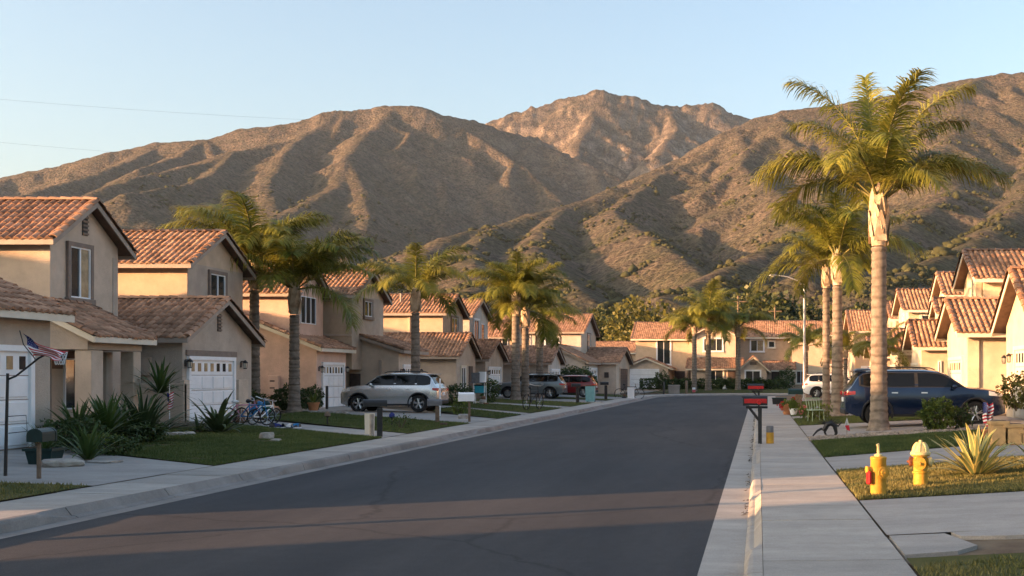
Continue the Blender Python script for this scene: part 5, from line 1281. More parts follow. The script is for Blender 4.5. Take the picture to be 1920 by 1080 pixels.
def mailbox(label, x, y, rz, boxm, postm, w=.22, d=.52, hh=.24, z=1.05, zb=None, brace=False, red=False, flag=True, post=.05, round_=True, extra=None, group=None):
    zb = zg(x, y) if zb is None else zb
    t = thing('mailbox', label, 'mailbox', (x, y, zb), rz, group)
    MB().box(-post, post, -post, post, -.1, z - .02, .008).build('post', postm, t)
    if brace:
        MB().tube([(0, 0, z - .42), (-.3, 0, z - .03)], .035, 6).build('brace', postm, t); MB().box(-.36, .2, -.045, .045, z - .08, z - .02, .006).build('arm', postm, t)
    prof = []
    if round_:
        for k in range(9): a = math.pi * k / 8; prof.append((w / 2 * math.cos(a), z + hh * .55 + hh * .45 * math.sin(a)))
        prof = [(w / 2, z)] + prof + [(-w / 2, z)]
    else: prof = [(w / 2, z), (w / 2, z + hh), (0, z + hh * 1.25), (-w / 2, z + hh), (-w / 2, z)]
    x0, x1 = (-d * .75, d * .35); n = len(prof); b = MB(); b.v = [(x0, p[0], p[1]) for p in prof] + [(x1, p[0], p[1]) for p in prof]
    b.f = [tuple(range(n)), tuple(range(2 * n - 1, n - 1, -1))] + [(i, n + i, n + (i + 1) % n, (i + 1) % n) for i in range(n)]; b.mi = [0] * len(b.f); b.build('box', boxm, t)
    q = MB(); q.v = [(x0 - .02, p[0] * 1.06, z + (p[1] - z) * 1.05 - .005) for p in prof] + [(x0 + .03, p[0] * 1.06, z + (p[1] - z) * 1.05 - .005) for p in prof]; q.f = list(b.f); q.mi = [0] * len(q.f); dr = q.build('door', boxm, t)
    MB().box(x0 - .05, x0 - .02, -.02, .02, z + hh * .8, z + hh * .92).build('handle', BLACK, dr)
    if flag: f = MB(); f.box(x1 - .22, x1 - .19, -w / 2 - .014, -w / 2 - .004, z + .06, z + hh + .10); f.box(x1 - .22, x1 - .11, -w / 2 - .016, -w / 2 - .004, z + hh + .02, z + hh + .10); f.build('flag', REDP, t)
    if red:
        MB().box(x0 + .02, x1 - .02, -w / 2 - .012, -w / 2 + .01, z + hh * .22, z + hh * .68, .004).build('red_panel', REDP, t); MB().lathe([(.055, -w / 2 - .05), (.06, -w / 2 - .005)], 12, (-.02, 0, z + hh * .32), 'y').build('lid_knob', REDP, t)
    return t
GREYM = mat('grey_enamel', (.14, .14, .15), rough=.5, var=.15); DGREEN = mat('dark_green_enamel', (.012, .035, .035), rough=.4, var=.2)
GM = 'mailboxes at the kerbs'
mailbox('black mailbox with red side panels, nearest at the right kerb, braced post', .04, 28.9, 0, BLACK, BLACK, .30, .56, .25, .98, zb=.15, brace=True, red=True, flag=False, group=GM)
mailbox('black mailbox with red panel, second along the right kerb', .02, 57, 0, BLACK, BLACK, .34, .75, .32, 1.0, zb=.15, brace=True, red=True, flag=False, group=GM)
mailbox('dark green mailbox near the near left driveway on a thin wooden post', X(73, 18.4), 18.4, R(-80), DGREEN, WOODP, .24, .46, .22, .62, post=.028, flag=False, group=GM)
mailbox('large charcoal mailbox on a black post at the lawn corner before the silver car', X(712, 31.6), 31.6, R(20), BLACK, BLACK, .30, .56, .20, .86, post=.075, flag=False, group=GM)
mailbox('grey mailbox on twin stubby posts by the silver car bumper', X(820, 40.5), 40.5, R(20), GREYM, WOODP, .26, .44, .24, .62, post=.07, flag=False, group=GM)
mailbox('white box mailbox on a wooden post past the silver car', X(880, 41.6), 41.6, R(20), WHITE, WOODP, .34, .5, .26, .78, post=.04, flag=False, round_=False, group=GM)
mailbox('dark green mailbox on a thick pale stump beside the right lawn', X(1497, 52), 52, R(0), DGREEN, WOODP, .34, .6, .26, .85, post=.14, flag=False, group=GM)
mailbox('small black mailbox on a post before the red car', X(1083, 70.5), 70.5, R(20), BLACK, BLACK, .26, .5, .22, 1.0, post=.09, flag=False, group=GM)
mailbox('slim dark mailbox post near the bend on the left', X(1136, 80), 80, R(20), BLACK, BLACK, .26, .5, .22, 1.05, post=.09, flag=False, group=GM)

def bollard(label, x, y, h, r, m, m2=None, zb=None, name='bollard'):
    t = thing(name, label, name.replace('_', ' '), (x, y, zg(x, y) if zb is None else zb))
    MB().lathe([(r, -.02), (r, h * .62 if m2 else h - .02), (r * .9, h * .62 if m2 else h), (0, h * .62 if m2 else h)], 16).build('post', m, t, smooth=True)
    if m2: MB().lathe([(r * .96, h * .62), (r * .96, h - .015), (r * .86, h), (0, h)], 16).build('cap', m2, t, smooth=True)
bollard('short yellow bollard with grey top behind the nearest right mailbox', .30, 29.0, .44, .10, YEL, GREYM, zb=.155)
bollard('black iron post beside the pink house garage door', X(613, 50.5), 50.5, 1.05, .06, BLACK)
bollard('dark post with white cap at the far pavement, left of the bend', X(1281, 104), 108.9, 1.35, .14, WOODP, None, zb=.05)
bollard('black slim post on the far left pavement', X(1243, 104), 105, 1.2, .10, BLACK, None, zb=.1)
bollard('pink and white marker at the foot of the left far palm', X(1301, 112), 112, .55, .16, mat('pink_plastic', (.5, .10, .12), rough=.5), WHITE, zb=.15, name='marker')

# street lamp
def street_lamp(x, y):
    t = thing('street_lamp', 'tall grey street lamp with a curved arm over the road', 'street lamp', (x, y, zg(x, y)))
    GAL = mat('galvanised', (.36, .36, .36), rough=.45, metal=.5, var=.1)
    MB().lathe([(.16, 0), (.16, .06), (.12, .08), (.105, .3), (.07, 8.2), (.0, 8.22)], 14).build('pole', GAL, t, smooth=True)
    MB().tube([(0, 0, 8.0), (-.5, 0, 8.45), (-1.2, 0, 8.72), (-1.9, 0, 8.82)], [.05, .045, .04, .035], 10).build('arm', GAL, t, smooth=True)
    h = MB(); h.lathe([(.03, 0), (.10, -.1), (.13, -.35), (.11, -.6), (.02, -.7)], 12, (-1.85, 0, 8.82), 'x'); h.v = [(a, b, 8.82 + (c - 8.82) * .6) for a, b, c in h.v]; h.build('lamp_head', GAL, t, smooth=True)
    l = MB(); l.lathe([(.10, -.02), (.07, -.07), (0, -.08)], 12, (-2.25, 0, 8.77)); l.build('lens', LAMPG, t, smooth=True)
street_lamp(X(1508, 80), 80)
def street_lamp_near():
    x, y = -12.6, 11.0; t = thing('street_lamp', 'grey street lamp outside the left edge whose shadow crosses the road', 'street lamp', (x, y, zg(x, y)))
    MB().lathe([(.13, 0), (.10, .3), (.06, 8.0), (0, 8.0)], 12).build('pole', MATS['galvanised'], t, smooth=True); MB().tube([(0, 0, 7.8), (.8, 0, 8.3), (1.9, 0, 8.5)], .04, 8).build('arm', MATS['galvanised'], t)
street_lamp_near()
def utility_pole(label, x, y, h, zb):
    t = thing('utility_pole', label, 'utility pole', (x, y, zb)); MB().lathe([(.15, 0), (.10, h), (0, h)], 10).build('pole', WOODP, t, smooth=True); MB().box(-1.0, 1.0, -.05, .05, h - .7, h - .58).build('crossarm', WOODP, t)
utility_pole('slim utility pole behind the right roof at the street end', X(1453, 165), 165, 11.5, .5)
utility_pole('thin utility pole rising behind the rightmost far palm', X(1384, 126.8), 126.8, 10.5, .4)
def wire(label, p0, p1, sag, r=.02):
    p0, p1 = Vector(p0), Vector(p1); pts = []
    for i in range(33):
        s = i / 32; p = p0.lerp(p1, s); p.z -= sag * 4 * s * (1 - s); pts.append(p)
    o = MB().tube(pts, r, 5).build('power_line', BLACK); tag(o, label, 'power line', 'power lines across the sky')
wire('upper power line crossing the sky above the left ridge', (-130, 140, 40), (-30, 165, 38.5), 1.5, .009)
wire('lower power line nearer the left ridge', (-130, 150, 36), (-20, 175, 33), 1.5, .009)
wire('cable sloping down between the first two left roofs', (-26.5, 38, 7.15), (-21.5, 41.5, 6.9), .1, .012)

# ------------------------------------------------------------------ planting
def strap_leaf_mesh(L, wd, droop, seed, fold=.25, seg=6, mats=None, tip=.0):
    r = random.Random(seed); P = []; p = Vector((0, 0, 0)); a = R(90)
    for i in range(seg + 1):
        s = i / seg; w_ = wd * (min(1, .45 + 2.2 * s) * (1 - s) ** .55 if s < 1 else 0) + .002
        P.append([p + Vector((0, -w_, w_ * fold)), p + Vector((0, -w_ * .55, w_ * fold * .3)), p.copy(), p + Vector((0, w_ * .55, w_ * fold * .3)), p + Vector((0, w_, w_ * fold))])
        a -= droop / seg * (.4 + 1.2 * s); p = p + Vector((math.cos(a), 0, math.sin(a))) * (L / seg)
    b = MB().grid(P)
    me = bpy.data.meshes.new('leaf'); me.from_pydata(b.v, [], b.f)
    for m in mats: me.materials.append(m)
    if len(mats) > 1: me.polygons.foreach_set('material_index', [(1 if (i % 4) in (0, 3) else 0) for i in range(len(b.f))])
    me.polygons.foreach_set('use_smooth', [True] * len(b.f)); me.update(); return me
def rosette(name, label, cat, x, y, n, meshes, tilt=(8, 70), sc=(.8, 1.1), spread=.06, zb=None, seed=0, group=None, base=True):
    r = random.Random(seed * 7 + 3); t = thing(name, label, cat, (x, y, zg(x, y) + .01 if zb is None else zb), group=group)
    if base: MB().lathe([(spread * 1.1, -.03), (spread * 1.2, .05), (spread * .6, .12), (0, .13)], 9).build('base', BARK, t, smooth=True)
    for i in range(n):
        f = (i + .5) / n; az = i * 2.39996 + r.uniform(-.3, .3); ti = R(tilt[0] + (tilt[1] - tilt[0]) * f + r.uniform(-6, 6)); s = r.uniform(*sc) * (1 - .12 * (1 - f) * 0)
        o = bpy.data.objects.new('leaf', meshes[r.randrange(len(meshes))]); COL.objects.link(o); o.parent = t
        o.matrix_local = Matrix.Translation((math.cos(az) * spread * f * 1.5, math.sin(az) * spread * f * 1.5, .02)) @ Matrix.Rotation(az, 4, 'Z') @ Matrix.Rotation(ti, 4, 'Y') @ Matrix.Diagonal((s, s, s, 1))
    return t
AGV = leaf_mat('agave_green', (.10, .14, .06), (.20, .24, .10), .1, .5); AGY = leaf_mat('agave_yellow', (.45, .38, .12), (.55, .47, .17), .15, .5)
AG = [strap_leaf_mesh(1.0, .078, R(10 + 12 * k), 60 + k, .35, 7, [AGV, AGY]) for k in range(4)]
rosette('agave', 'large yellow-edged agave right of the hydrants', 'agave', X(1830, 18.3), 18.3, 60, AG, (3, 74), (.72, .98), .10, seed=1)
rosette('agave', 'yellow-edged agave cut off by the right frame edge', 'agave', X(1950, 19.0), 19.0, 30, AG, (6, 74), (.55, .75), .09, seed=2)
ST = [strap_leaf_mesh(1.5, .05, R(25 + 25 * k), 70 + k, .2, 7, [STRAP]) for k in range(3)]
BP = [strap_leaf_mesh(1.25, .085, R(30 + 25 * k), 80 + k, .25, 7, [STRAP]) for k in range(3)]
FN = [strap_leaf_mesh(.95, .045, R(15 + 20 * k), 90 + k, .2, 5, [FANL]) for k in range(3)]
rosette('spiky_plant', 'big dark strap-leaved clump before the porch, tallest in the bed', 'shrub', X(268, 27.5), 27.5, 130, ST, (3, 62), (.7, 1.0), .22, seed=3)
rosette('spiky_plant', 'fan-leaved plant rising behind the dark strap-leaved clump', 'shrub', X(300, 33.5), 33.5, 60, FN, (5, 95), (1.0, 1.3), .05, zb=1.35, seed=4, base=False)
rosette('spiky_plant', 'bright green fan plant in the bed left of the tall clump', 'shrub', X(200, 25.8), 25.8, 80, FN, (4, 85), (.95, 1.2), .08, zb=.55, seed=5)
rosette('spiky_plant', 'low green fan plant by the porch column', 'shrub', X(145, 25.2), 25.2, 80, FN, (8, 88), (.85, 1.1), .08, zb=.5, seed=6)
rosette('spiky_plant', 'small upright plant at the front corner of the bed', 'shrub', X(165, 22.0), 22.0, 40, FN, (5, 70), (.75, 1.0), .06, seed=7)
rosette('bird_of_paradise', 'broad-leaved bird of paradise before the shaded garage door', 'shrub', X(408, 31.5), 31.5, 50, BP, (5, 72), (.7, 1.1), .14, seed=8)
rosette('spiky_plant', 'sparse leafy plant at the driveway edge left of the shaded garage', 'shrub', X(372, 31.0), 31.0, 16, BP, (10, 75), (.4, .6), .08, seed=9)
def plant_stem(x, y, z0, z1, name, label):
    pass
def bush(label, x, y, rx, rz, n, leaf, m, name='shrub', cat='shrub', zb=None, seed=0, group=None, ry=None, box=False):
    g = np.random.default_rng(seed + 100); ry = ry or rx; zb = zg(x, y) if zb is None else zb
    t = thing(name, label, cat, (x, y, zb), group=group)
    d = g.standard_normal((n, 3)); d /= np.linalg.norm(d, axis=1)[:, None]
    if box: d = d / np.abs(d).max(1)[:, None] * .98
    rad = g.uniform(.55, 1.0, n) ** .6; lump = 1 + .30 * np.sin(d[:, 0] * 4 + seed) * np.cos(d[:, 1] * 5 + 2 * seed) + .18 * np.sin(d[:, 2] * 7 + d[:, 0] * 6)
    if box: lump = 1 + .04 * (lump - 1)
    C = d * (rad * lump)[:, None] * np.array([rx, ry, rz]) + np.array([0, 0, rz * .95]); C[:, 2] = np.maximum(C[:, 2], .03)
    a = g.standard_normal((n, 3)); a = a * .7 + d; a /= np.linalg.norm(a, axis=1)[:, None]; b_ = np.cross(a, g.standard_normal((n, 3))); b_ /= np.linalg.norm(b_, axis=1)[:, None]; s = leaf * g.uniform(.6, 1.3, n)[:, None]
    V = np.stack([C - b_ * s * .35, C + a * s * .5 - np.array([0, 0, .1]) * s, C + b_ * s * .35, C + a * s * .25 + b_ * 0 - a * s * .9], 1).reshape(-1, 3)
    np_mesh('foliage', V, np.arange(4 * n).reshape(-1, 4), m, t)
    st = MB()
    for k in range(5): an = k * 1.3 + seed; st.tube([(0, 0, -.05), (rx * .3 * math.cos(an), ry * .3 * math.sin(an), rz * .6), (rx * .5 * math.cos(an), ry * .5 * math.sin(an), rz * 1.1)], [max(.012, rx * .04), max(.008, rx * .03), .006], 5)
    st.build('stem', BARK, t); return t
bush('round light green bush beside the navy car', X(1755, 32.3), 32.3, .52, .46, 2600, .085, SHRUBL, seed=3, ry=.45)
bush('twiggy dark bush between the green bush and the flag', X(1805, 32.6), 32.6, .28, .34, 420, .09, SHRUB, seed=4)
bush('clipped dark hedge left of the front palm at the pink house', X(538, 47.8), 47.8, .6, .52, 2600, .09, SHRUB, seed=5)
bush('clipped dark hedge right of the front palm at the pink house', X(582, 49.6), 49.6, .55, .5, 2200, .09, SHRUB, seed=6)
bush('low dark bush behind the bicycles', X(470, 46.0), 46.0, .5, .45, 1300, .09, SHRUB, seed=7)
bush('leafy bush pile in the bed left of the porch plants', X(120, 24.6), 24.6, .5, .34, 1500, .08, SHRUB, seed=8)
bush('small flowering bush beneath the fan plants', X(215, 23.4), 23.4, .42, .2, 900, .07, SHRUB, seed=9)
bush('sprawling dark bush under the tall strap-leaved clump', X(262, 27.0), 27.0, .6, .25, 1200, .08, SHRUB, seed=10)
bush('thin scraggly shrub on the lawn beside the charcoal mailbox', X(752, 36), 36, .36, .26, 150, .07, SHRUB, seed=11)
bush('leafy bush at the wall right of the silver car', X(850, 60), 60, 1.0, .55, 1800, .12, SHRUB, seed=12)
bush('bush of mixed leaves behind the white mailbox', X(862, 46), 46, .3, .42, 500, .09, SHRUBL, seed=13)
bush('dark bush beside the blue bin shelf', X(917, 66), 66, .55, .7, 1200, .12, SHRUB, seed=14)
bush('tall dark hedge behind the red car', X(1065, 94.5), 94.5, 1.3, 1.15, 2200, .18, SHRUB, seed=15)
bush('second dark hedge behind the red car, nearer the white door', X(1090, 95.3), 95.3, 1.0, 1.15, 1800, .18, SHRUB, seed=16)
bush('narrow hedge left of the white far garage', X(1112, 96), 96, .4, .8, 700, .15, SHRUB, seed=17)
rosette('spiky_plant', 'dark fan plant squeezed between the porch column and the tall clump', 'shrub', X(228, 27.2), 27.2, 70, FN, (4, 85), (1.0, 1.3), .08, seed=61)
bush('purple-flecked low bush at the front edge of the bed', X(190, 23.6), 23.6, .4, .22, 800, .07, SHRUBL, seed=62)
bush('dark bush behind the small upright corner plant', X(150, 23.8), 23.8, .55, .36, 1300, .08, SHRUB, seed=63)
GH = 'clipped hedges before the end houses'
bush('square clipped hedge in front of the far white garage door', X(1218, 121), 121, 1.1, .62, 1500, .16, SHRUB, seed=18, group=GH, zb=.4, box=True, ry=.8)
bush('round dark hedge right of the far white garage', X(1240, 120), 120, .85, 1.0, 1500, .16, SHRUB, seed=19, group=GH, zb=.35)
for k, (px, rx, nm) in enumerate(((1262, 1.1, 'left of the far palms'), (1283, .9, 'just left of the first far palm'), (1312, 1.0, 'between the first two far palms'), (1347, 1.2, 'right of the fullest far palm'), (1368, 1.1, 'under the far window beside the door'), (1398, .9, 'right of the rightmost far palm'), (1425, .8, 'at the far porch'), (1456, 1.2, 'at the right far wall'))):
    bush('low dark hedge ' + nm, X(px, 121.5), 121.5, rx, .62, 1300, .17, SHRUB, seed=20 + k, group=GH, zb=.35)
bush('dark rounded shrub beside the far right porch post', X(1474, 125), 125, 1.0, 1.15, 1300, .18, SHRUB, seed=31, zb=.4)
bush('yellow-green leafy clump beside the far right pavement', X(1485, 55), 55, .5, .3, 700, .1, SHRUBL, seed=32)
bush('pale green spreading plant before the palm pair', X(1528, 43.5), 43.5, .6, .32, 800, .1, SHRUBL, seed=33)
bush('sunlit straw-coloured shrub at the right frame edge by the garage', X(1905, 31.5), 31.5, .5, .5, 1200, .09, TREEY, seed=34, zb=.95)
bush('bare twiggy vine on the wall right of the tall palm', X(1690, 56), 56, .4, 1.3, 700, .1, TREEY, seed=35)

def tree(label, x, y, rx, rz, m, n, leaf, zb=None, trunk=None, seed=0, group='trees on the slope behind the houses'):
    g = np.random.default_rng(seed + 500); zb = float(mh(np.array([x]), np.array([y]))[0]) if zb is None else zb
    tk = trunk if trunk is not None else rz * .7; t = thing('tree', label, 'tree', (x, y, zb), group=group)
    nb = 16; bc = g.standard_normal((nb, 3)); bc /= np.linalg.norm(bc, axis=1)[:, None]; bc = bc * g.uniform(.35, .85, nb)[:, None] * np.array([rx, rx, rz]) + np.array([0, 0, tk + rz * .8]); br = g.uniform(.28, .5, nb) * min(rx, rz)
    k = g.integers(0, nb, n); d = g.standard_normal((n, 3)); d /= np.linalg.norm(d, axis=1)[:, None]; C = bc[k] + d * (br[k] * g.uniform(.5, 1.1, n))[:, None]
    a = g.standard_normal((n, 3)) * .8 + d; a /= np.linalg.norm(a, axis=1)[:, None]; b_ = np.cross(a, g.standard_normal((n, 3))); b_ /= np.linalg.norm(b_, axis=1)[:, None]; s = leaf * g.uniform(.6, 1.4, n)[:, None]
    V = np.stack([C - b_ * s * .4, C + a * s * .5, C + b_ * s * .4, C - a * s * .5], 1).reshape(-1, 3)
    np_mesh('crown', V, np.arange(4 * n).reshape(-1, 4), m, t)
    st = MB(); st.tube([(0, 0, -1), (.1 * rx, 0, tk * .6), (0, .05 * rx, tk + rz * .5)], [.07 * rx + .06, .05 * rx + .05, .05], 8)
    for q in range(6): st.tube([(0, 0, tk * (.5 + .06 * q)), tuple(bc[q] * np.array([.5, .5, .8])), tuple(bc[q])], [.05 * rx * .7 + .03, .05, .02], 5)
    st.build('trunk', BARK, t)
TR = [(1168, 190, 5.5, 4.5, TREEY, 'yellow-lit tree above the low orange roof'), (1205, 200, 7, 6.5, TREEY, 'large yellow-lit tree left of the end house roof'), (1238, 205, 6.5, 6.5, TREEY, 'rounded golden-lit tree beside the far palms'), (1262, 195, 5, 5, TREEG, 'olive tree behind the left far palm'),
      (1100, 210, 5, 4, TREEG, 'olive tree above the shuttered house'), (1130, 215, 5.5, 4.5, TREED, 'dark tree right of the shuttered house'), (1150, 230, 6, 5, TREEG, 'green tree at the foot of the slope left of the golden-lit trees'), (1392, 190, 6.5, 7, TREED, 'dark tree behind the rightmost far palm'),
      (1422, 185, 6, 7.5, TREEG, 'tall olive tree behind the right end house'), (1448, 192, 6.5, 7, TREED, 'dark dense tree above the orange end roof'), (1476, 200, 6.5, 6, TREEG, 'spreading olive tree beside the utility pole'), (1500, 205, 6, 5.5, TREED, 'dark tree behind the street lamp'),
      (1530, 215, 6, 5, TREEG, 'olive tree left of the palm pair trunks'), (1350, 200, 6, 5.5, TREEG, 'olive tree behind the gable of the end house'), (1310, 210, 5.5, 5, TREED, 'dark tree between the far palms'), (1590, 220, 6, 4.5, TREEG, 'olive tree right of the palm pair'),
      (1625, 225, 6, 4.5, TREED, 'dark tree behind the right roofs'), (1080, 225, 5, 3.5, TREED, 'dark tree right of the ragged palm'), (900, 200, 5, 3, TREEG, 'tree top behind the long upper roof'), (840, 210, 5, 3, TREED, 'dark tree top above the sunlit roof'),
      (1115, 180, 4.5, 3.6, TREED, 'dark tree close behind the shuttered gable'), (1142, 178, 4, 3.2, TREEG, 'low olive tree above the orange low roof'), (1185, 176, 4.5, 3.6, TREED, 'dark tree in front of the golden-lit trees'), (1225, 178, 4, 4.2, TREED, 'dark tree at the left edge of the end house roof'), (1288, 180, 4.5, 5, TREEG, 'olive tree top over the end house ridge'), (1368, 178, 4.5, 6, TREED, 'dark tree over the saddle between the end house roofs'), (1405, 176, 4.5, 6, TREEG, 'green tree over the right end house ridge'), (1462, 178, 5, 6, TREED, 'dark tree right of the slim utility pole'), (1515, 178, 5, 5.5, TREEG, 'green tree behind the lamp pole'), (1560, 182, 5, 5, TREED, 'dark tree behind the palm pair trunks'), (1655, 190, 5, 4.5, TREEG, 'olive tree above the right roofs')]
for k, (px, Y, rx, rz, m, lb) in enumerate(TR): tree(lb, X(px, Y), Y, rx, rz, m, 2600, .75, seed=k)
# ------------------------------------------------------------------ flags and yard things
FLR = mat('flag_red', (.42, .02, .035), rough=.8, var=.1); FLW = mat('flag_white', (.70, .70, .70), rough=.8, var=.06); FLB = mat('flag_blue', (.025, .035, .16), rough=.8, var=.1)
NET = mat('net_cord', (.72, .72, .72), rough=.8, var=.05); TERRA = mat('terracotta', (.42, .19, .09), rough=.85, var=.15, bump=.2); OCHRE = mat('ochre_planter', (.50, .31, .14), rough=.85, var=.12, bump=.25)
TEAL = mat('teal_plastic', (.16, .34, .37), rough=.5, var=.1); BLUEP = mat('blue_plastic', (.02, .16, .36), rough=.4, var=.1); CYAN = mat('cyan_plastic', (.03, .30, .40), rough=.45, var=.1); PINKP = mat('pink_enamel', (.55, .22, .30), rough=.4, var=.1); SKIN = mat('plush_brown', (.16, .09, .055), rough=.95, var=.2)
def flag_cloth(parent, P, name='cloth', stars=True):
    """P(u, v) -> point, u 0 hoist..1 fly, v 0 top..1 bottom; thirteen stripes with a starred canton"""
    nu, nv = 26, 13; b = MB()
    for j in range(nv):
        for i in range(nu):
            q = [P(i / nu, j / nv), P((i + 1) / nu, j / nv), P((i + 1) / nu, (j + 1) / nv), P(i / nu, (j + 1) / nv)]
            b.cur = 2 if (i < 10 and j < 7) else (0 if j % 2 == 0 else 1); b.add(q, [(0, 1, 2, 3)])
    o = b.build(name, None, parent, mats=[FLR, FLW, FLB], fix=False)
    if stars:
        s = MB()
        for r_ in range(9):
            for c in range(6 if r_ % 2 == 0 else 5):
                u = (.03 + .062 * c + (0 if r_ % 2 == 0 else .031)); v = (r_ + .7) / 9 * 7 / 13 * .95; e = .011; cen = P(u, v); ring = []
                for k in range(10):
                    a = math.pi * k / 5; rr = e if k % 2 == 0 else e * .42; ring.append(P(u + rr * math.sin(a), v - rr * 1.6 * math.cos(a)))
                for dz in (-.006, .006): s.add([p + Vector((0, dz, 0)) for p in ring], [tuple(range(10))])
        s.build('stars', FLW, o, fix=False)
    return o
# basketball hoop on a bent black pole with the flag draped over it
hx, hy = X(10, 18.7), 18.7; hz = zg(hx, hy)
t = thing('basketball_hoop', 'thin black bent basketball pole with a white net, at the left frame edge', 'basketball hoop', (hx, hy, hz), world=True)
MB().tube([(hx, hy, hz - .05), (hx + .02, hy, hz + .9), (hx + .04, hy, Z(700, hy))], [.028, .024, .022], 8).build('pole', BLACK, t, smooth=True)
MB().tube([(hx + .03, hy, Z(712, hy)), (X(30, hy), hy, Z(705, hy)), (X(52, hy), hy, Z(688, hy)), (X(72, hy), hy, Z(672, hy)), (X(92, hy), hy, Z(661, hy))], .017, 8).build('arm', BLACK, t, smooth=True)
cx, cz, rr = X(112, hy), Z(659, hy), .115
rim = [(cx + rr * math.cos(a), hy + rr * math.sin(a), cz) for a in np.linspace(0, 2 * math.pi, 25)]; MB().tube(rim, .008, 6).build('rim', REDP, t, smooth=True)
nb = MB()
for k in range(12):
    for sg in (-1, 1):
        pts = []
        for j in range(6):
            a = 2 * math.pi * (k + sg * j * .5) / 12; r2 = rr * (1 - .09 * j); pts.append((cx + r2 * math.cos(a), hy + r2 * math.sin(a), cz - .045 * j))
        nb.tube(pts, .0045, 4)
nb.build('net', NET, t)
MB().tube([(hx, hy, hz + 1.0), (hx + .28, hy + .1, hz + 1.02), (hx + .30, hy + .1, hz + .75), (hx + .02, hy + .05, hz + .72)], .008, 5).build('ball_rack', BLACK, t)
t = thing('flag', 'starred and striped flag draped over the basketball hoop arm', 'flag', (X(45, 18.5), 18.5, Z(670, 18.5)), world=True)
def PF(u, v):
    ax = 42 + (122 - 42) * u; ay = 622 + 40 * u ** .8; bx = 62 + 58 * u; by = 668 + 6 * u - 3 * math.sin(u * 5)
    px, py = ax + (bx - ax) * v, ay + (by - ay) * v; Y = 18.45 + .07 * math.sin(u * 9 + v * 3) + .05 * math.sin(v * 8 - u * 4)
    return Vector((X(px, 18.5), Y, Z(py, 18.5)))
flag_cloth(t, PF); MB().tube([(X(40, 18.5), 18.46, Z(620, 18.5)), (X(47, 18.5), 18.46, Z(646, 18.5)), (X(58, 18.5), 18.6, Z(672, 18.5)), (X(66, 18.7), 18.7, Z(676, 18.7))], .009, 6).build('staff', BLACK, t)
# hanging flag by the garage pilaster
t = thing('flag', 'narrow striped banner hanging before the shaded garage pilaster', 'flag', (X(318, 33), 33, 1.0), world=True)
def PB(u, v): return Vector((X(313 + 12 * u, 33) , 33 + .04 * math.sin(u * 8 + v * 2), Z(736 + 30 * v + 3 * math.sin(u * 4), 33)))
flag_cloth(t, PB, stars=False); MB().tube([(X(317, 33), 33.03, zg(-17, 33)), (X(317, 33), 33.03, Z(720, 33))], .012, 6).build('staff', WHITE, t)
# crumpled flag beside the navy car's front wheel
t = thing('flag', 'crumpled starred and striped flag standing before the navy car wheel', 'flag', (X(1847, 30.6), 30.6, zg(6, 30)), world=True)
def PC(u, v):
    px = 1843 + 19 * u + 6 * v * math.sin(u * 5 + 1) - 4 * v * (1 - u); py = 757 + 37 * v - 3 * math.sin(u * 7) + 4 * u * v
    return Vector((X(px, 30.6), 30.6 + .10 * math.sin(u * 10 + v * 3) + .05 * math.cos(v * 9), Z(py, 30.6)))
flag_cloth(t, PC); MB().tube([(X(1863, 30.6), 30.68, zg(6, 30)), (X(1862, 30.6), 30.68, Z(754, 30.6))], .012, 6).build('staff', WOODP, t)
# red and white striped cloth lying on the roof of the garage left of the palm pair
t = thing('cloth', 'red and white striped cloth lying on the tiled garage roof', 'cloth', (-20.6, 79, 3.9), world=True)
def PR_(u, v):
    x = -22.9 + 1.75 * u + .15 * math.sin(v * 5); y = 78.05 + 1.6 * (1 - v) + .1 * math.sin(u * 7); z = 3.1 + (y - 77.9) * 1.2 / 2.7 + .20 + .04 * math.sin(u * 9 + v * 6); return Vector((x, y, z))
flag_cloth(t, PR_, stars=False)
# small flag on a stick by the wire ornament
t = thing('flag', 'small white and red pennant on a stick beside the iron garden ornament', 'flag', (X(1590, 31.2), 31.2, .3), world=True)
b = MB(); b.add([Vector((X(1588, 31.2), 31.2, Z(783, 31.2))), Vector((X(1592, 31.2), 31.22, Z(797, 31.2))), Vector((X(1586, 31.2), 31.25, Z(806, 31.2))), Vector((X(1583, 31.2), 31.2, Z(798, 31.2)))], [(0, 1, 2, 3)]); b.build('cloth', FLW, t)
MB().add([Vector((X(1584, 31.2), 31.19, Z(798, 31.2))), Vector((X(1592, 31.2), 31.21, Z(797, 31.2))), Vector((X(1594, 31.2), 31.2, Z(808, 31.2))), Vector((X(1588, 31.2), 31.2, Z(806, 31.2)))], [(0, 1, 2, 3)]).build('hem', FLR, t); MB().tube([(X(1588, 31.2), 31.22, zg(2.5, 31)), (X(1588, 31.2), 31.22, Z(781, 31.2))], .008, 5).build('staff', WOODP, t)

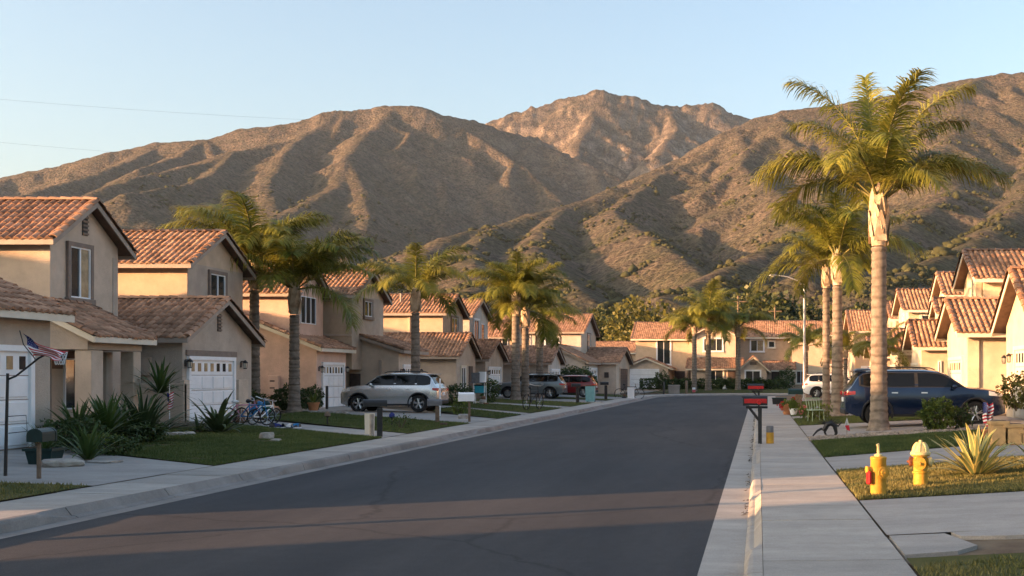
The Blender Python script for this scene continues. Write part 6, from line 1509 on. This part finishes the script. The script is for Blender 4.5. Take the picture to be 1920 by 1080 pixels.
def stone(label, x, y, r, m=ROCK, flat=.6, seed=0, cat='stone', zb=None, group=None, sx=1.25):
    g = random.Random(seed); bm = bmesh.new(); bmesh.ops.create_icosphere(bm, subdivisions=3, radius=1)
    for v in bm.verts: 
        n = math.sin(v.co.x * 3 + seed) * .1 + math.sin(v.co.y * 4 + v.co.z * 3 + seed) * .1 + g.uniform(-.03, .03); v.co *= (1 + n); v.co.x = max(-.82, min(.82, v.co.x)); v.co.z = max(-.5, min(.72, v.co.z)); v.co = Vector((v.co.x * r * sx, v.co.y * r, v.co.z * r * flat))
    b = MB().bm(bm); b.v = [(a, c, d + r * flat * .45) for a, c, d in b.v]; o = b.build('stone', m, None, smooth=False); o.location = (x, y, (zg(x, y) if zb is None else zb) + .01); o.rotation_euler = (0, 0, g.uniform(0, 3)); tag(o, label, cat, group); return o
stone('larger pale stone block on the left lawn', X(500, 29.2), 29.2, .17, WARMW and ROCK, .95, 1, group=None); stone('small flat pale stone beside the larger block on the left lawn', X(517, 28.6), 28.6, .13, ROCK, .45, 2)
stone('long pale rock at the driveway edge below the planter box', X(118, 20.6), 20.6, .24, ROCK, .5, 3, sx=1.7); stone('flat stepping stone at the lawn corner by the driveway', X(195, 21.6), 21.6, .22, ROCK, .18, 4, sx=1.6)
for k, px in enumerate((335, 352, 228, 250, 283, 306, 322)): stone('edging rock of the left bed, ' + ('number counted by the pilaster' if 0 else ['right of the pilaster foot', 'farthest right along the bed', 'under the bright fan plant', 'left of the tall clump foot', 'beneath the tall clump', 'right of the tall clump', 'at the banner foot'][k]), X(px, 26 + px * .012), 26 + px * .012, .16, ROCK, .5, 10 + k, 'rock', group='edging rocks of the left bed')
for k in range(9): stone('rounded edging stone by the pink house lawn, ' + ['leftmost of the row', 'second from the left end', 'third from the left end', 'left of the row centre', 'at the row centre', 'right of the row centre', 'third from the right end', 'second from the right end', 'rightmost of the row'][k], X(584 + 8 * k, 46.2), 46.2, .11, ROCK, .7, 30 + k, 'stone', group='edging stones before the pink house')
# dark planter box at the near driveway
px_, py_ = X(84, 21), 21; t = thing('planter_box', 'dark green planter box with rim beside the near driveway mailbox', 'planter', (px_, py_, zg(px_, py_)))
b = MB(); b.v = [(-.2, -.16, 0), (.2, -.16, 0), (.2, .16, 0), (-.2, .16, 0), (-.25, -.2, .28), (.25, -.2, .28), (.25, .2, .28), (-.25, .2, .28)]; b.f = [(0, 3, 2, 1), (0, 1, 5, 4), (1, 2, 6, 5), (2, 3, 7, 6), (3, 0, 4, 7)]; b.mi = [0] * 5; b.build('box', DGREEN, t)
r_ = MB(); r_.box(-.28, .28, -.23, -.19, .26, .31); r_.box(-.28, .28, .19, .23, .26, .31); r_.box(-.28, -.24, -.19, .19, .26, .31); r_.box(.24, .28, -.19, .19, .26, .31); r_.build('rim', DGREEN, t); MB().box(-.235, .235, -.185, .185, .2, .25).build('soil', SOIL, t)
rosette('spiky_plant', 'spiky yellowish plant growing in the dark planter box', 'plant', px_, py_, 30, [strap_leaf_mesh(.62, .02, R(20 + 15 * k), 190 + k, .2, 5, [FANL]) for k in range(2)], (4, 62), (.7, 1.05), .05, zb=zg(px_, py_) + .25, seed=41, base=False)
# kids' bikes lying in a heap
def torus(b, c, r, rr, ax='y', n=20): b.lathe([(r + rr * math.cos(a), rr * math.sin(a)) for a in np.linspace(0, 2 * math.pi, 7)[:-1]], n, c, ax, closed=True)
def bicycle(label, x, y, rz, fm, s=1.0, lean=0.0, seat=BLACK, group=None, wheel=RUBBER):
    t = thing('bicycle', label, 'bicycle', (x, y, zg(x, y) + .02), rz, group); t.rotation_euler = (lean, 0, rz); r = .24 * s
    for wx in (-.42 * s, .42 * s):
        w = MB(); torus(w, (wx, 0, r), r - .02, .022); ob = w.build('wheel', wheel, t, smooth=True); sp = MB()
        for k in range(8): a = k * math.pi / 4; sp.tube([(wx, 0, r), (wx + (r - .03) * math.cos(a), 0, r + (r - .03) * math.sin(a))], .004, 4)
        sp.lathe([(.02, -.03), (.02, .03)], 8, (wx, 0, r), 'y'); sp.build('spokes', CHROME, ob)
    f = MB(); A, B, C, D, E = (-.42 * s, 0, r), (-.12 * s, 0, r * .95), (-.2 * s, 0, r + .30 * s), (.28 * s, 0, r + .32 * s), (.42 * s, 0, r)
    for p, q in ((A, B), (A, C), (B, C), (B, D), (C, D), (D, E)): f.tube([p, q], .02, 6)
    f.tube([D, (.25 * s, 0, r + .45 * s)], .016, 6); f.tube([C, (-.22 * s, 0, r + .40 * s)], .014, 6); f.build('frame', fm, t, smooth=True)
    MB().tube([(.15 * s, -.22 * s, r + .50 * s), (.25 * s, -.1 * s, r + .46 * s), (.25 * s, .1 * s, r + .46 * s), (.15 * s, .22 * s, r + .50 * s)], .014, 6).build('handlebar', CHROME, t, smooth=True)
    sd_ = MB(); sd_.lathe([(.02, -.12), (.07, -.06), (.06, .0), (.02, .1)], 8, (-.22 * s, 0, r + .41 * s), 'x'); sd_.build('saddle', seat, t, smooth=True)
    c = MB(); torus(c, (B[0], .02, B[2]), .06, .006, n=14); c.tube([(B[0], -.08, B[2] - .08), (B[0], .08, B[2] + .08)], .008, 5); c.build('crank', BLACK, t)
GB = 'children\'s bicycles before the pink house'
bicycle('white and pink child bicycle leaning in the heap', X(458, 36.5), 36.5, R(25), PINKP, 1.15, .25, FLW, GB); bicycle('blue child bicycle in the middle of the heap', X(474, 35.6), 35.6, R(-15), BLUEP, 1.2, -.2, BLACK, GB); bicycle('white child bicycle at the right end of the heap', X(494, 36.2), 36.2, R(70), WHITE, 1.1, .15, BLUEP, GB)
bicycle('dark bicycle standing on the far lawn before the grey-blue car', X(999, 55.5), 55.5, R(75), BLACK, 1.7, .05); bicycle('bicycle resting by the bins near the red car', X(1180, 88), 88, R(10), BLACK, 1.8, .05)
def toy(label, x, y, m1, m2, seed=0, zb=None):
    g = random.Random(seed); t = thing('toy', label, 'toy', (x, y, zg(x, y) if zb is None else zb))
    MB().lathe([(.0, 0), (.17, .03), (.21, .16), (.15, .28), (.0, .33)], 12).build('body', m1, t, smooth=True); MB().lathe([(0, .26), (.12, .30), (.13, .40), (.06, .48), (0, .49)], 12, (.05, 0, 0)).build('head', m2, t, smooth=True)
    l = MB(); l.tube([(0, -.1, .12), (.2, -.16, .04), (.3, -.18, .06)], .05, 7); l.tube([(0, .1, .12), (.2, .16, .04), (.3, .18, .06)], .05, 7); l.build('legs', m2, t, smooth=True)
toy('blue helmet-topped toy lying on the bicycle heap', X(480, 36.8), 36.8, BLUEP, SKIN, 1, .62); toy('green toy behind the bicycle heap', X(497, 38.5), 38.5, mat('green_plastic', (.02, .12, .06), rough=.5), DGREEN, 2, .55); toy('brown plush figure left of the bicycle heap', X(447, 37.2), 37.2, SKIN, SKIN, 3)
def shoe(label, x, y, rz, m, s=1.0):
    t = thing('shoe', label, 'shoe', (x, y, zg(x, y) + .014), rz, 'shoes left on the walkway'); b = MB(); b.box(-.14 * s, .14 * s, -.05 * s, .05 * s, 0, .03 * s, .012); b.build('sole', FLW if m != FLW else BLACK, t)
    u = MB(); P = []
    for xx, hh, w in ((-.13, .11, .04), (-.06, .10, .045), (.0, .09, .045), (.06, .06, .046), (.12, .04, .035), (.14, .03, .015)): P.append([(xx * s, w * s * math.cos(a), .028 * s + hh * s * math.sin(a)) for a in np.linspace(0, math.pi, 7)])
    u.grid(P); u.build('upper', m, t, smooth=True)
for k, (px, m, lb) in enumerate(((515, BLACK, 'dark shoe at the left end of the row'), (523, FLB, 'navy shoe second in the row'), (532, BLACK, 'dark shoe in the middle of the row'), (541, FLW, 'white shoe right of the middle'), (550, BLUEP, 'blue shoe near the right end'), (557, BLACK, 'dark shoe at the right end'))): shoe(lb + ' on the walkway', X(px, 34.4 + .06 * k), 34.4 + .06 * k, k * .9, m, 1.15)
# potted cycad by the pink garage
t = thing('plant_pot', 'terracotta pot at the left jamb of the pink house garage', 'pot', (X(588, 46.9), 46.9, zg(-18, 47))); MB().lathe([(.15, 0), (.22, .36), (.25, .37), (.25, .43), (.21, .43), (.2, .36), (0, .35)], 16).build('pot', TERRA, t, smooth=True)
rosette('potted_cycad', 'feathery yellow-green cycad in the terracotta pot', 'plant', X(588, 46.9), 46.9, 34, [strap_leaf_mesh(.75, .035, R(30 + 20 * k), 210 + k, .2, 6, [SHRUBL]) for k in range(2)], (6, 70), (.7, 1.0), .05, zb=zg(-18, 47) + .36, seed=51, base=False)
def box_thing(name, label, cat, x, y, w, d, h, m, lid=None, rz=0, zb=None, legs=False, wheels=False):
    t = thing(name, label, cat, (x, y, zg(x, y) if zb is None else zb), rz); z0 = .06 if wheels else 0; b = MB(); tp = .92; hw, hd = w / 2, d / 2
    b.v = [(-hw * tp, -hd * tp, z0), (hw * tp, -hd * tp, z0), (hw * tp, hd * tp, z0), (-hw * tp, hd * tp, z0), (-hw, -hd, h), (hw, -hd, h), (hw, hd, h), (-hw, hd, h)]; b.f = [(0, 3, 2, 1), (4, 5, 6, 7), (0, 1, 5, 4), (1, 2, 6, 5), (2, 3, 7, 6), (3, 0, 4, 7)]; b.mi = [0] * 6; b.build('bin_body' if lid else 'body', m, t)
    if lid: MB().box(-hw - .03, hw + .03, -hd - .04, hd + .03, h, h + .06, .02).build('lid', lid, t); MB().tube([(-hw * .8, hd + .05, h - .03), (hw * .8, hd + .05, h - .03)], .018, 6).build('handle', lid, t)
    if wheels:
        for s in (-1, 1): MB().lathe([(.1, s * (hw - .08)), (.1, s * (hw - .02))], 12, (0, hd * .85, .1), 'x').build('wheel', RUBBER, t)
    return t
box_thing('wheelie_bin', 'pale teal wheelie bin with a rust-red lid by the red car', 'bin', X(1107, 72), 72, .58, .6, 1.05, TEAL, RUST, wheels=True)
box_thing('cooler_box', 'bright blue cooler on the rack by the far garage', 'cooler', X(900, 63.5), 63.5, .55, .4, .40, CYAN, BLACK, zb=zg(-15, 63) + .65); 
t = thing('rack', 'white-legged rack carrying the bright blue cooler', 'rack', (X(900, 63.5), 63.5, zg(-15, 63)))
for sx in (-.3, .3):
    for sy in (-.2, .2): MB().box(sx - .02, sx + .02, sy - .02, sy + .02, 0, 1.2).build('leg', WHITE, t)
MB().box(-.34, .34, -.24, .24, .62, .65).build('shelf', GREYM, t); MB().box(-.6, .6, -.26, .26, 1.2, 1.24).build('shelf', GREYM, t)
box_thing('appliance', 'grey air-conditioner box on the rack top', 'appliance', X(893, 63.5), 63.5, .45, .4, .55, GREYM, zb=zg(-15, 63) + 1.24)
box_thing('appliance', 'glass-fronted cabinet beside the grey box on the rack', 'appliance', X(905, 63.6), 63.6, .35, .38, .6, WHITE, zb=zg(-15, 63) + 1.24)
toy('shaggy pale garden figure under the blue cooler rack', X(905, 62.4), 62.4, ROCK, SKIN, 5)
box_thing('trash_bin', 'black open-fronted box bin by the far right pavement', 'bin', X(1461, 68), 68, .85, .6, .5, BLACK, DGREEN); box_thing('utility_box', 'pale utility box at the far left pavement', 'box', X(1264, 108.7), 108.7, 1.1, .7, .8, CURBM, CONC, zb=.12); box_thing('utility_box', 'white bin at the kerb left of the far garage', 'box', X(1183, 86), 86, .5, .5, 1.0, WHITE, GREYM)
t = thing('traffic_cone', 'pinkish red bucket-like cone at the foot of the green mailbox stump', 'cone', (X(1507, 49), 49, zg(2, 49))); MB().lathe([(.20, 0), (.22, .03), (.19, .3), (.15, .42), (.0, .44)], 14).build('body', mat('faded_red', (.38, .10, .09), rough=.6), t, smooth=True)
# orange ochre planter blocks and pots at right
for k, (px, w, h, lb) in enumerate(((1872, .40, .56, 'taller ochre block planter left of the pair by the flag'), (1898, .44, .48, 'wide ochre block planter right of the pair by the flag'), (1922, .3, .34, 'small ochre pot at the right frame edge'))):
    x, y = X(px, 25.2), 25.2; t = thing('planter', lb, 'planter', (x, y, zg(x, y))); b = MB(); b.box(-w / 2, w / 2, -.19, .19, 0, h, .03); b.build('planter_body', OCHRE, t); MB().box(-w / 2 - .02, w / 2 + .02, -.21, .21, h - .09, h - .002, .015).build('rim', OCHRE, t); MB().box(-w / 2 + .05, w / 2 - .05, -.14, .14, h - .01, h + .012).build('soil', SOIL, t)
t = thing('plant_pot', 'orange clay pot at the crumpled flag foot', 'pot', (X(1852, 27.0), 27.0, zg(5.5, 27))); MB().lathe([(.09, 0), (.14, .22), (.16, .23), (.16, .28), (0, .27)], 14).build('pot', TERRA, t, smooth=True)
stone('pale boulder between the flag and the garage at right', X(1872, 32.5), 32.5, .25, ROCK, .8, 61)
# black iron garden ornament (a scrolled lizard-like figure)
t = thing('garden_ornament', 'black wrought iron ornament with curling legs before the tall palm', 'ornament', (X(1552, 31.6), 31.6, zg(2, 31.6)), world=False)
b = MB(); b.tube([(-.42, 0, .02), (-.30, 0, .16), (-.18, .02, .22), (-.05, 0, .16)], [.02, .03, .035, .03], 6); b.tube([(-.12, 0, .18), (-.02, 0, .34), (.1, 0, .38), (.2, 0, .30), (.24, 0, .1), (.2, 0, 0)], [.05, .08, .085, .07, .045, .03], 8); b.tube([(0, .05, .3), (-.08, .1, .12), (-.02, .12, 0)], [.05, .035, .03], 6); b.tube([(.12, 0, .36), (.3, 0, .3), (.40, 0, .42)], [.05, .03, .015], 6); b.build('figure', BLACK, t, smooth=True)
sp = MB()
for k in range(9): a = .4 + k * .32; sp.tube([(.05 + .12 * math.cos(a), 0, .34 + .06 * math.sin(a)), (.05 + .34 * math.cos(a), rnd.uniform(-.1, .1), .38 + .16 * math.sin(a))], [.022, .004], 5)
sp.build('spikes', BLACK, t)
# white garden chair, boxes and flower pots by the palm pair
t = thing('garden_chair', 'pale green metal garden chair on the gravel before the palm pair', 'chair', (X(1530, 41.5), 41.5, zg(2.2, 41)), R(20)); PGREEN = mat('pale_green_paint', (.30, .40, .27), rough=.5)
for sx in (-.24, .24):
    for sy in (-.22, .22): MB().tube([(sx, sy, 0), (sx * .9, sy * .9, .42)], .016, 6).build('leg', PGREEN, t)
MB().box(-.28, .28, -.26, .26, .42, .45, .01).build('seat', PGREEN, t)
bk = MB()
for k in range(6): bk.tube([(-.25 + .1 * k, .25, .45), (-.27 + .108 * k, .36, .86)], .012, 5)
bk.tube([(-.28, .36, .87), (.28, .36, .87)], .018, 6); bk.build('backrest', PGREEN, t)
for k, (px, Y, m, lb) in enumerate(((1470, 56, REDP, 'red flowering pot at the far right pavement edge'), (1476, 50, TERRA, 'orange pot with flowers beside the mailbox stump'), (1488, 49, WHITE, 'white pot at the stump foot'), (1492, 60, REDP, 'red box of flowers behind the mailbox stump'))):
    x = X(px, Y); t = thing('plant_pot', lb, 'pot', (x, Y, zg(x, Y))); MB().lathe([(.12, 0), (.18, .24), (.2, .25), (.2, .3), (0, .28)], 12).build('pot', m, t, smooth=True); g = np.random.default_rng(k); n = 160; C = g.normal(0, .09, (n, 3)) + [0, 0, .42]; e = .05
    V = np.stack([C - [e, 0, 0], C + [0, 0, e], C + [e, 0, 0], C + [0, .03, -e]], 1).reshape(-1, 3); np_mesh('flowers', V, np.arange(4 * n).reshape(-1, 4), SHRUBL if k == 2 else (REDP if k in (0, 3) else TERRA), t)
toy('pale garden gnome figure before the far porch', X(1358, 120.5), 120.5, FLW, ROCK, 8, .4); toy('dark seated garden figure by the mailboxes at the left bend', X(1170, 86), 86, BLACK, SKIN, 9)
stone('pale rock on the lawn beside the white mailbox', X(868, 44.0), 44.0, .2, ROCK, .8, 71); stone('dark lump of rock on the lawn right of the silver car', X(832, 38.5), 38.5, .12, BARK, .7, 72); stone('small pale rock at the bin by the red car', X(1122, 71), 71, .3, ROCK, .6, 73)
# path light and spigot on the lawn
for px, Y, lb in ((614, 37.0, 'short brown path light at the walkway edge'), (735, 37.5, 'dark blue garden lamp on the lawn left of the scraggly shrub')):
    x = X(px, Y); t = thing('path_light', lb, 'path light', (x, Y, zg(x, Y))); MB().tube([(0, 0, 0), (0, 0, .3)], .025, 7).build('stake', BLACK, t); MB().lathe([(.05, .28), (.1, .31), (.09, .40), (.03, .46), (0, .46)], 12).build('head', FLB if px > 700 else WOODP, t, smooth=True)
# pale paper-like board standing behind the charcoal mailbox
box_thing('sign_board', 'pale blank board leaning behind the charcoal mailbox', 'board', X(693, 32.6), 32.6, .28, .05, .62, WARMW, rz=.2); bollard('pale weathered post behind the charcoal mailbox', X(697, 32.0), 32.0, .62, .06, ROCK, None)
bollard('thin white marker pole right of the silver car', X(825, 46), 46, 1.55, .03, WHITE, None)
